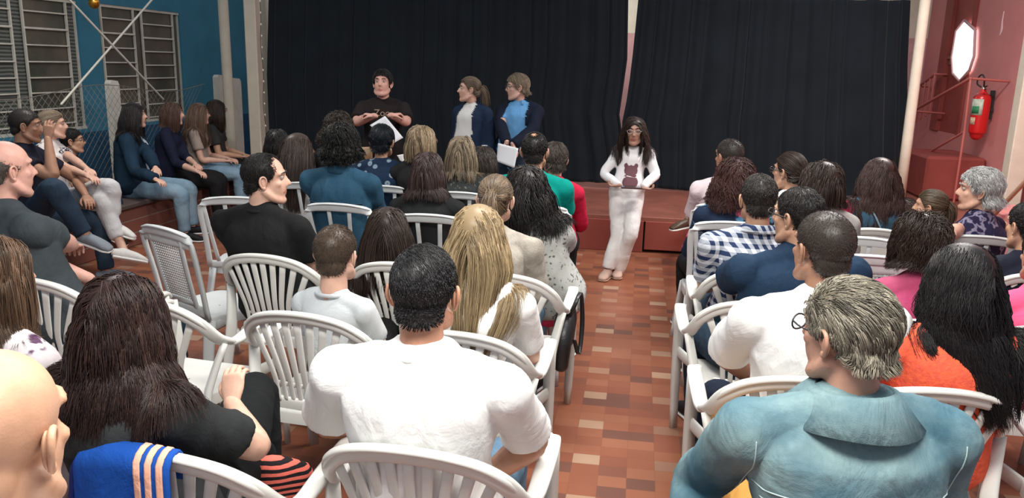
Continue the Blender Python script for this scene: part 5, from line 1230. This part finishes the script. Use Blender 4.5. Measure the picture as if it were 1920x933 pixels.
# ---- standing
def stand(label, px, py, Y, hz=None, **k):
    h = A(px, py, Y=Y); kk = h[2] / 1.565; k.setdefault('group', PRE)
    return P_(label, h, body=(h[0], h[1] - .01), pose='stand', k=kk, face=True, **k)
ps1 = stand('presenter in black printed tee reading from white sheets, left of three', 717, 157, 7.25, yaw=180 + 13, hy=-8, hp=8, sex='m', g=1.15, sw=.188, jaw=1.08, skin_c=(.56, .31, .25), shirt=tee(cloth('brown_black_cotton', (.014, .010, .010)), sl=.85, collar='none', t0=-.14), trousers=tr(BLACKT), shoes=SHOEB, hair=short(H_BLK, len=.05, thick=.02), curl=1.0,
            armR=(A(672, 222, Y=7.1), A(702, 217, Y=6.93)), armL=(A(762, 228, Y=7.1), A(733, 216, Y=6.93)), fR=(.7, -.3, .1), fL=(-.7, -.3, .1))
ps2 = stand('presenter with ponytail in navy cardigan over white top, middle of three', 879, 168, 7.3, yaw=180 - 22, hy=-48, hp=2, sex='f', g=1.1, skin_c=(.50, .30, .23), shirt=tee(cloth('off_white_jersey', (.55, .55, .54)), t0=-.12, e=.006), jacket=lng(cloth('navy_cardigan', (.010, .020, .045)), t0=-.16, e=.016, open=(.12, .07), collar='none', name='cardigan'), trousers=tr(BLACKT), shoes=SHOEB, hair=H_('pony', ((.05, .035, .022), (.20, .145, .10)), len=.18, n=2400, thick=.008, shell=.007, comb='back', tie=(0, -.112, .02), tail=.20, clump=0))
ps3 = stand('presenter with short fair hair, glasses and light blue shirt holding a sheet, right of three', 969, 164, 7.32, yaw=180 - 12, hy=-58, hp=-3, sex='f', g=1.15, sw=.17, skin_c=(.50, .30, .24), shirt=tee(cloth('sky_blue_shirt', (.10, .26, .48)), t0=-.12, collar='fold', ch=.045, e=.006), jacket=lng(cloth('black_navy_cardigan', (.006, .009, .020)), t0=-.16, e=.016, open=(.15, .10), collar='none', name='cardigan'), trousers=tr(JEANSD), shoes=SHOEB, glasses=(.05, .03, .03), hair=short(((.10, .075, .05), (.34, .27, .19)), len=.07, thick=.02, shell=.012, comb='side', dirx=-1, n=3600), curl=.8,
            armR=(A(940, 240, Y=7.15), A(950, 268, Y=6.95)), armL=(A(1000, 240, Y=7.15), A(962, 272, Y=6.93)), fR=(.2, -.2, -.8), fL=(-.4, -.2, -.8))
gh = A(1189, 246, Y=6.75); gk = gh[2] / 1.565
WSAT = cloth('white_satin', (.72, .71, .70), rough=.45, spec=.4)
gf = A(1133, 519, z=.0); gf2 = A(1156, 527, z=0)
ps4 = P_('girl in white long-sleeved top with plum bear print walking down the aisle', gh, body=(gh[0] - .03, gh[1] - .01), pose='stand', k=gk, yaw=180 - 4, hy=4, hp=-3, sex='f', hs=.93, face=True, skin_c=(.36, .20, .145), sw=.160,
          shirt=lng(cloth('white_jersey', (.70, .69, .70)), t0=-.10, puff=.016, e=.010), trousers=tr(WSAT, flare=.012), shoes=cloth('tan_sandal', (.48, .33, .27), rough=.5), soles=(.35, .22, .16), hair=longh(H_DKB, .33, curl=.006, freq=50, part=-.02, thick=.018), glasses=(.35, .3, .28), group='child walking', curl=.7,
          armR=(A(1132, 325, Y=6.72), A(1160, 347, Y=6.55)), armL=(A(1228, 325, Y=6.72), A(1205, 352, Y=6.55)), fR=(.9, -.1, -.1), fL=(-.9, -.1, -.1), palmR=(0, 0, 1), palmL=(0, 0, 1),
          legR=(A(1158, 438, Y=6.66), A(1140, 505, Y=6.62), A(1128, 520, Y=6.48)), legL=(A(1183, 436, Y=6.58), A(1157, 512, Y=6.72), A(1157, 526, Y=6.55)))

# ------------------------------------------------------------------ things people hold and wear
from mathutils.bvhtree import BVHTree
def surf_strip(o, pts, name, m_, r=.0016, front=False):
    """a seam or print laid on the back (or front) of a garment; pts are local x, z"""
    dg = bpy.context.evaluated_depsgraph_get(); bv = BVHTree.FromObject(o, dg); out = []
    for x, z in pts:
        h = bv.ray_cast(Vector((x, 2.0 if front else -2.0, z)), Vector((0, -1 if front else 1, 0)))
        if h[0] is not None: out.append(np.array(h[0]) + np.array(h[1]) * r * .5)
    if len(out) > 2: return loft(out, [r] * len(out), n=6, k=1).build(name, m_, o)
def surf_patch(o, poly_fn, name, m_, x0, x1, z0, z1, n=26, lift=.003, front=True):
    dg = bpy.context.evaluated_depsgraph_get(); bv = BVHTree.FromObject(o, dg); V = []; ok = []
    for j in range(n):
        for i in range(n):
            x = x0 + (x1 - x0) * i / (n - 1); z = z0 + (z1 - z0) * j / (n - 1)
            h = bv.ray_cast(Vector((x, 2.0 if front else -2.0, z)), Vector((0, -1 if front else 1, 0)))
            good = h[0] is not None and poly_fn((x - x0) / (x1 - x0), (z - z0) / (z1 - z0))
            V.append((np.array(h[0]) + np.array(h[1]) * lift) if h[0] is not None else np.array([x, 0, z])); ok.append(good)
    f = [(j * n + i, j * n + i + 1, j * n + n + i + 1, j * n + n + i) for j in range(n - 1) for i in range(n - 1) if ok[j * n + i] and ok[j * n + i + 1] and ok[j * n + n + i] and ok[j * n + n + i + 1]]
    if not f: return None
    mb = MB(); mb.add(V, f); q = mb.build(name, m_, o); s = q.modifiers.new('s', 'SOLIDIFY'); s.thickness = .002; return q
# seams of the faded denim jacket
o = pr6['shirt']; N_ = pr6['N']; STI = mat('pale_stitching', (.42, .55, .55), .8)
zy = N_[2] - .15
for dz in (0, -.022): surf_strip(o, [(N_[0] + x, zy + dz + .010 * math.cos(x * 9)) for x in np.linspace(-.215, .215, 40)], 'yoke_seam', STI)
for s in (-1, 1):
    for dx in (0, .010): surf_strip(o, [(N_[0] + s * (.125 + dx + .02 * (zy - z)), z) for z in np.linspace(zy - .03, .62, 26)], 'back_seam', STI)
    surf_strip(o, [(N_[0] + s * (.215 + .012 * math.sin((z - .8) * 9)), z) for z in np.linspace(zy - .1, N_[2] - .045, 22)], 'armhole_seam', STI)
o = pl13['shirt']; N_ = pl13['N']; surf_strip(o, [(N_[0] + x, N_[2] - .17) for x in np.linspace(-.18, .18, 24)], 'yoke_seam', mat('dark_stitching', (.012, .04, .075), .8), r=.004)
lb = surf_patch(o, lambda u, v: True, 'label_tab', BLACKT, N_[0] - .025, N_[0] + .02, N_[2] - .185, N_[2] - .165, n=6, front=False)
# bear print of plum sequins
o = ps4['shirt']; N_ = ps4['N']
def bear(u, v):
    x = (u - .5) * 1.0; y = v
    head = (x / .40) ** 2 + ((y - .68) / .23) ** 2 < 1; ears = min(math.hypot(x - .30, (y - .88) * 1.2), math.hypot(x + .30, (y - .88) * 1.2)) < .13
    bod = (abs(x) / .46) ** 3 + (abs(y - .22) / .22) ** 3 < 1; heart = (abs(x) / .36) ** 2 + ((y - .48) / .1) ** 2 < 1
    return head or ears or bod or heart
surf_patch(o, bear, 'bear_print', mat('plum_sequins', (.13, .035, .05), .3, .6, bump=1.0, bscale=500), N_[0] - .068, N_[0] + .068, N_[2] - .305, N_[2] - .10, n=44)
surf_strip(o, [(N_[0] + x, N_[2] - .215 + .006 * math.sin(40 * x)) for x in np.linspace(-.05, .05, 12)], 'silver_trim', mat('silver_sequins', (.7, .65, .6), .25, metal=.6), r=.004, front=True)
# lettering on the presenter's tee
o = ps1['shirt']; N_ = ps1['N']
def text_on(o, txt, x, z, size, m_, name):
    cu = bpy.data.curves.new(name, 'FONT'); cu.body = txt; cu.size = size; cu.align_x = 'CENTER'; cu.extrude = .0015; cu.materials.append(m_)
    t = bpy.data.objects.new('tmp', cu); C.objects.link(t); dg = bpy.context.evaluated_depsgraph_get(); me = bpy.data.meshes.new_from_object(t.evaluated_get(dg)); bpy.data.objects.remove(t)
    bv = BVHTree.FromObject(o, dg); h = bv.ray_cast(Vector((x, 2, z + size * .3)), Vector((0, -1, 0)))
    y = (h[0].y if h[0] is not None else .15) + .012
    for v in me.vertices: v.co = Vector((x - v.co.x, y + v.co.z - 1.2 * (v.co.x) ** 2, z + v.co.y))
    q = link(name, me, o); return q
OLV = mat('faded_gold_print', (.30, .22, .15), .6)
text_on(o, 'Zoo', N_[0], N_[2] - .118, .085, OLV, 'chest_lettering')
# sheets of paper
PAPER = mat('paper', (.66, .67, .70), .7)
def sheet(label, P4, sag=.01, m_=None, name='paper_sheet'):
    """P4: four world corners"""
    c = sum(P4) / 4; n = 9; V = []; nn = np.cross(P4[1] - P4[0], P4[3] - P4[0]); nn /= np.linalg.norm(nn)
    for j in range(n):
        for i in range(n):
            u, v = i / (n - 1), j / (n - 1); p = (P4[0] * (1 - u) + P4[1] * u) * (1 - v) + (P4[3] * (1 - u) + P4[2] * u) * v
            V.append(p - c + nn * sag * math.sin(3.1 * u + 1.5 * v))
    mb = MB(); mb.add(V, [(j * n + i, j * n + i + 1, j * n + n + i + 1, j * n + n + i) for j in range(n - 1) for i in range(n - 1)])
    o = mb.build(name, m_ or PAPER); s = o.modifiers.new('s', 'SOLIDIFY'); s.thickness = .0015; o.location = c; tag(o, label, 'paper'); return o
Q = lambda x, y, Y: at(x, y, Y=Y)
sheet('large white sheet held by the presenter in the black printed tee', [Q(722, 217, 6.90), Q(756, 258, 6.86), Q(733, 272, 6.82), Q(693, 234, 6.86)])
sheet('second white sheet hanging under the first in the black-shirted presenter\'s hands', [Q(716, 222, 6.93), Q(735, 262, 6.90), Q(720, 276, 6.88), Q(696, 236, 6.90)])
sheet('white printed sheet held low by the presenter in light blue shirt', [Q(934, 268, 6.90), Q(972, 278, 6.86), Q(966, 315, 6.84), Q(929, 302, 6.88)], sag=.02)
sheet('small white sheet corner beside the navy cardigan presenter', [Q(903, 272, 7.05), Q(914, 272, 7.03), Q(917, 286, 7.03), Q(906, 284, 7.05)])
sheet('bright cream and orange paper held up between the bushy curls and circle-print blouse', [Q(671, 276, 5.85), Q(699, 275, 5.8), Q(700, 303, 5.8), Q(670, 302, 5.85)], m_=mat('cream_orange_paper', (.80, .66, .50), .6, pattern='mottle', col2=(.75, .33, .12), pscale=9))
sheet('small bright paper between circle-print blouse and glasses-wearing blonde woman', [Q(744, 291, 5.85), Q(762, 288, 5.85), Q(758, 304, 5.85), Q(750, 302, 5.85)], m_=mat('bright_paper', (.85, .84, .82), .6))
# the girl's tablet
tb = empty('tablet', at(1184, 351, Y=6.42), math.radians(4)); tag(tb, 'dark flat tablet held in both hands by the walking girl', 'tablet')
m = MB(); m.box((-.085, -.055, -.006), (.085, .055, .006), .004); m.build('case', mat('maroon_case', (.06, .02, .02), .4), tb, smooth=False)
m = MB(); m.box((-.075, -.047, .006), (.075, .047, .0075)); m.build('screen', mat('dark_screen', (.01, .01, .012), .1, .6), tb, smooth=False)
# phone / keys held on the far end of the bench
# blue jacket over the chair of the brown-haired woman
ch = CH['A3']; jk = empty('blue_sports_jacket', ch.location, ch.rotation_euler.z); tag(jk, 'bright blue jacket with three pale orange stripes draped over the chair back', 'jacket')
JB = cloth('royal_blue_jersey', (.010, .070, .34), var=.12); JO = cloth('pale_orange_stripe', (.80, .42, .30)); JD = cloth('deep_blue_lining', (.010, .018, .13))
def drape(x0, x1, name, m_, parent, lift=0.0, lo=.30, seed=0):
    nx = max(5, int((x1 - x0) / .012)); nz = 22; V = []
    for j in range(nz):
        t = j / (nz - 1)
        for i in range(nx):
            x = x0 + (x1 - x0) * i / (nx - 1); R_ = rim_at(x); f = .010 * math.sin(34 * x + 2 + seed) + .005 * math.sin(80 * x + 4 * t)
            if t < .25: a = t / .25; y = R_[1] + .045 - .045 * a; z = R_[2] - .10 * (1 - a) ** 1.5 + .028 + lift
            elif t < .42: a = (t - .25) / .17; y = R_[1] + .028 * 0 - (.04 + lift) * math.sin(a * 1.57); z = R_[2] + .028 + lift - (.04) * (1 - math.cos(a * 1.57))
            else: a = (t - .42) / .58; y = R_[1] - .04 - lift - .012 * a + f * a; z = R_[2] - .012 - (lo + .04 * math.sin(5 * x)) * a
            V.append((x + .02 * (t - .4) * math.sin(x * 9), y, z))
    mb = MB(); mb.add(V, [(j * nx + i, j * nx + i + 1, j * nx + nx + i + 1, j * nx + nx + i) for j in range(nz - 1) for i in range(nx - 1)])
    o = mb.build(name, m_, parent); s = o.modifiers.new('s', 'SOLIDIFY'); s.thickness = .006 if not lift else .003; return o
bd = drape(-.235, .085, 'cloth', JB, jk, 0, .34); 
for x in (-.002, .026, .054): drape(x, x + .016, 'stripe', JO, bd, .006, .335)
drape(-.248, -.20, 'cuff', JD, bd, .004, .16)
# small cloth with coral stripes under the arm of the same chair
bg = empty('striped_bag', at(506, 915, z=.50)); tag(bg, 'coral and black striped bag end poking out beneath the armrest at the bottom', 'bag')
loft([(-.06, .0, 0), (0, 0.02, .01), (.07, .05, 0)], [(.05, .07), (.055, .085), (.045, .07)], side=(0, 1, 0), n=20).build('bag_body', cloth('coral_black_stripes', (.75, .16, .12), pattern='stripes', col2=(.015, .012, .014), pscale=.85), bg)
loft([(-.08, .03, -.05), (-.085, .03, .09)], [.005, .005], n=8, k=1).build('zip_pull_cord', cloth('coral_cord', (.75, .12, .14)), bg)
# black handbag on the arm of the aisle chair
ch = CH['A9']; hb = empty('handbag', (ch.location.x + .27, ch.location.y + .02, .50), ch.rotation_euler.z); tag(hb, 'black handbag with curled straps hanging from the aisle chair beside the blonde woman', 'handbag')
LEA = mat('black_leather', (.014, .014, .015), .35, .5, bump=.3, bscale=120)
loft([(0, -.12, -.12), (0, -.11, 0), (0, -.02, .06), (0, .08, .04), (0, .12, -.08)], [(.035, .04), (.045, .06), (.05, .07), (.045, .06), (.03, .04)], side=(1, 0, 0), n=18, expo=2.6).build('bag_body', LEA, hb)
for k_ in (0, 1): loft([(.015, -.06 + .03 * k_, .08), (.05, -.10, .17), (.065, -.05 + .02 * k_, .21), (.07, .02, .16), (.075, .03 + .03 * k_, .02), (.07, -.01, -.10), (.05, -.05, -.02)], [(.010, .004)] * 7, side=(1, 0, 0), n=8).build('strap', LEA, hb)
# wrist watch / shoulder strap on the denim vest
o = pr11['shirt']; N_ = pr11['N']
surf_strip(o, [(N_[0] - .09 + .12 * t, N_[2] - .02 - .25 * t) for t in np.linspace(0, 1, 20)], 'bag_strap', cloth('pale_strap', (.15, .22, .28)), r=.006)
# floor patch under the far right: paper on chair etc. none
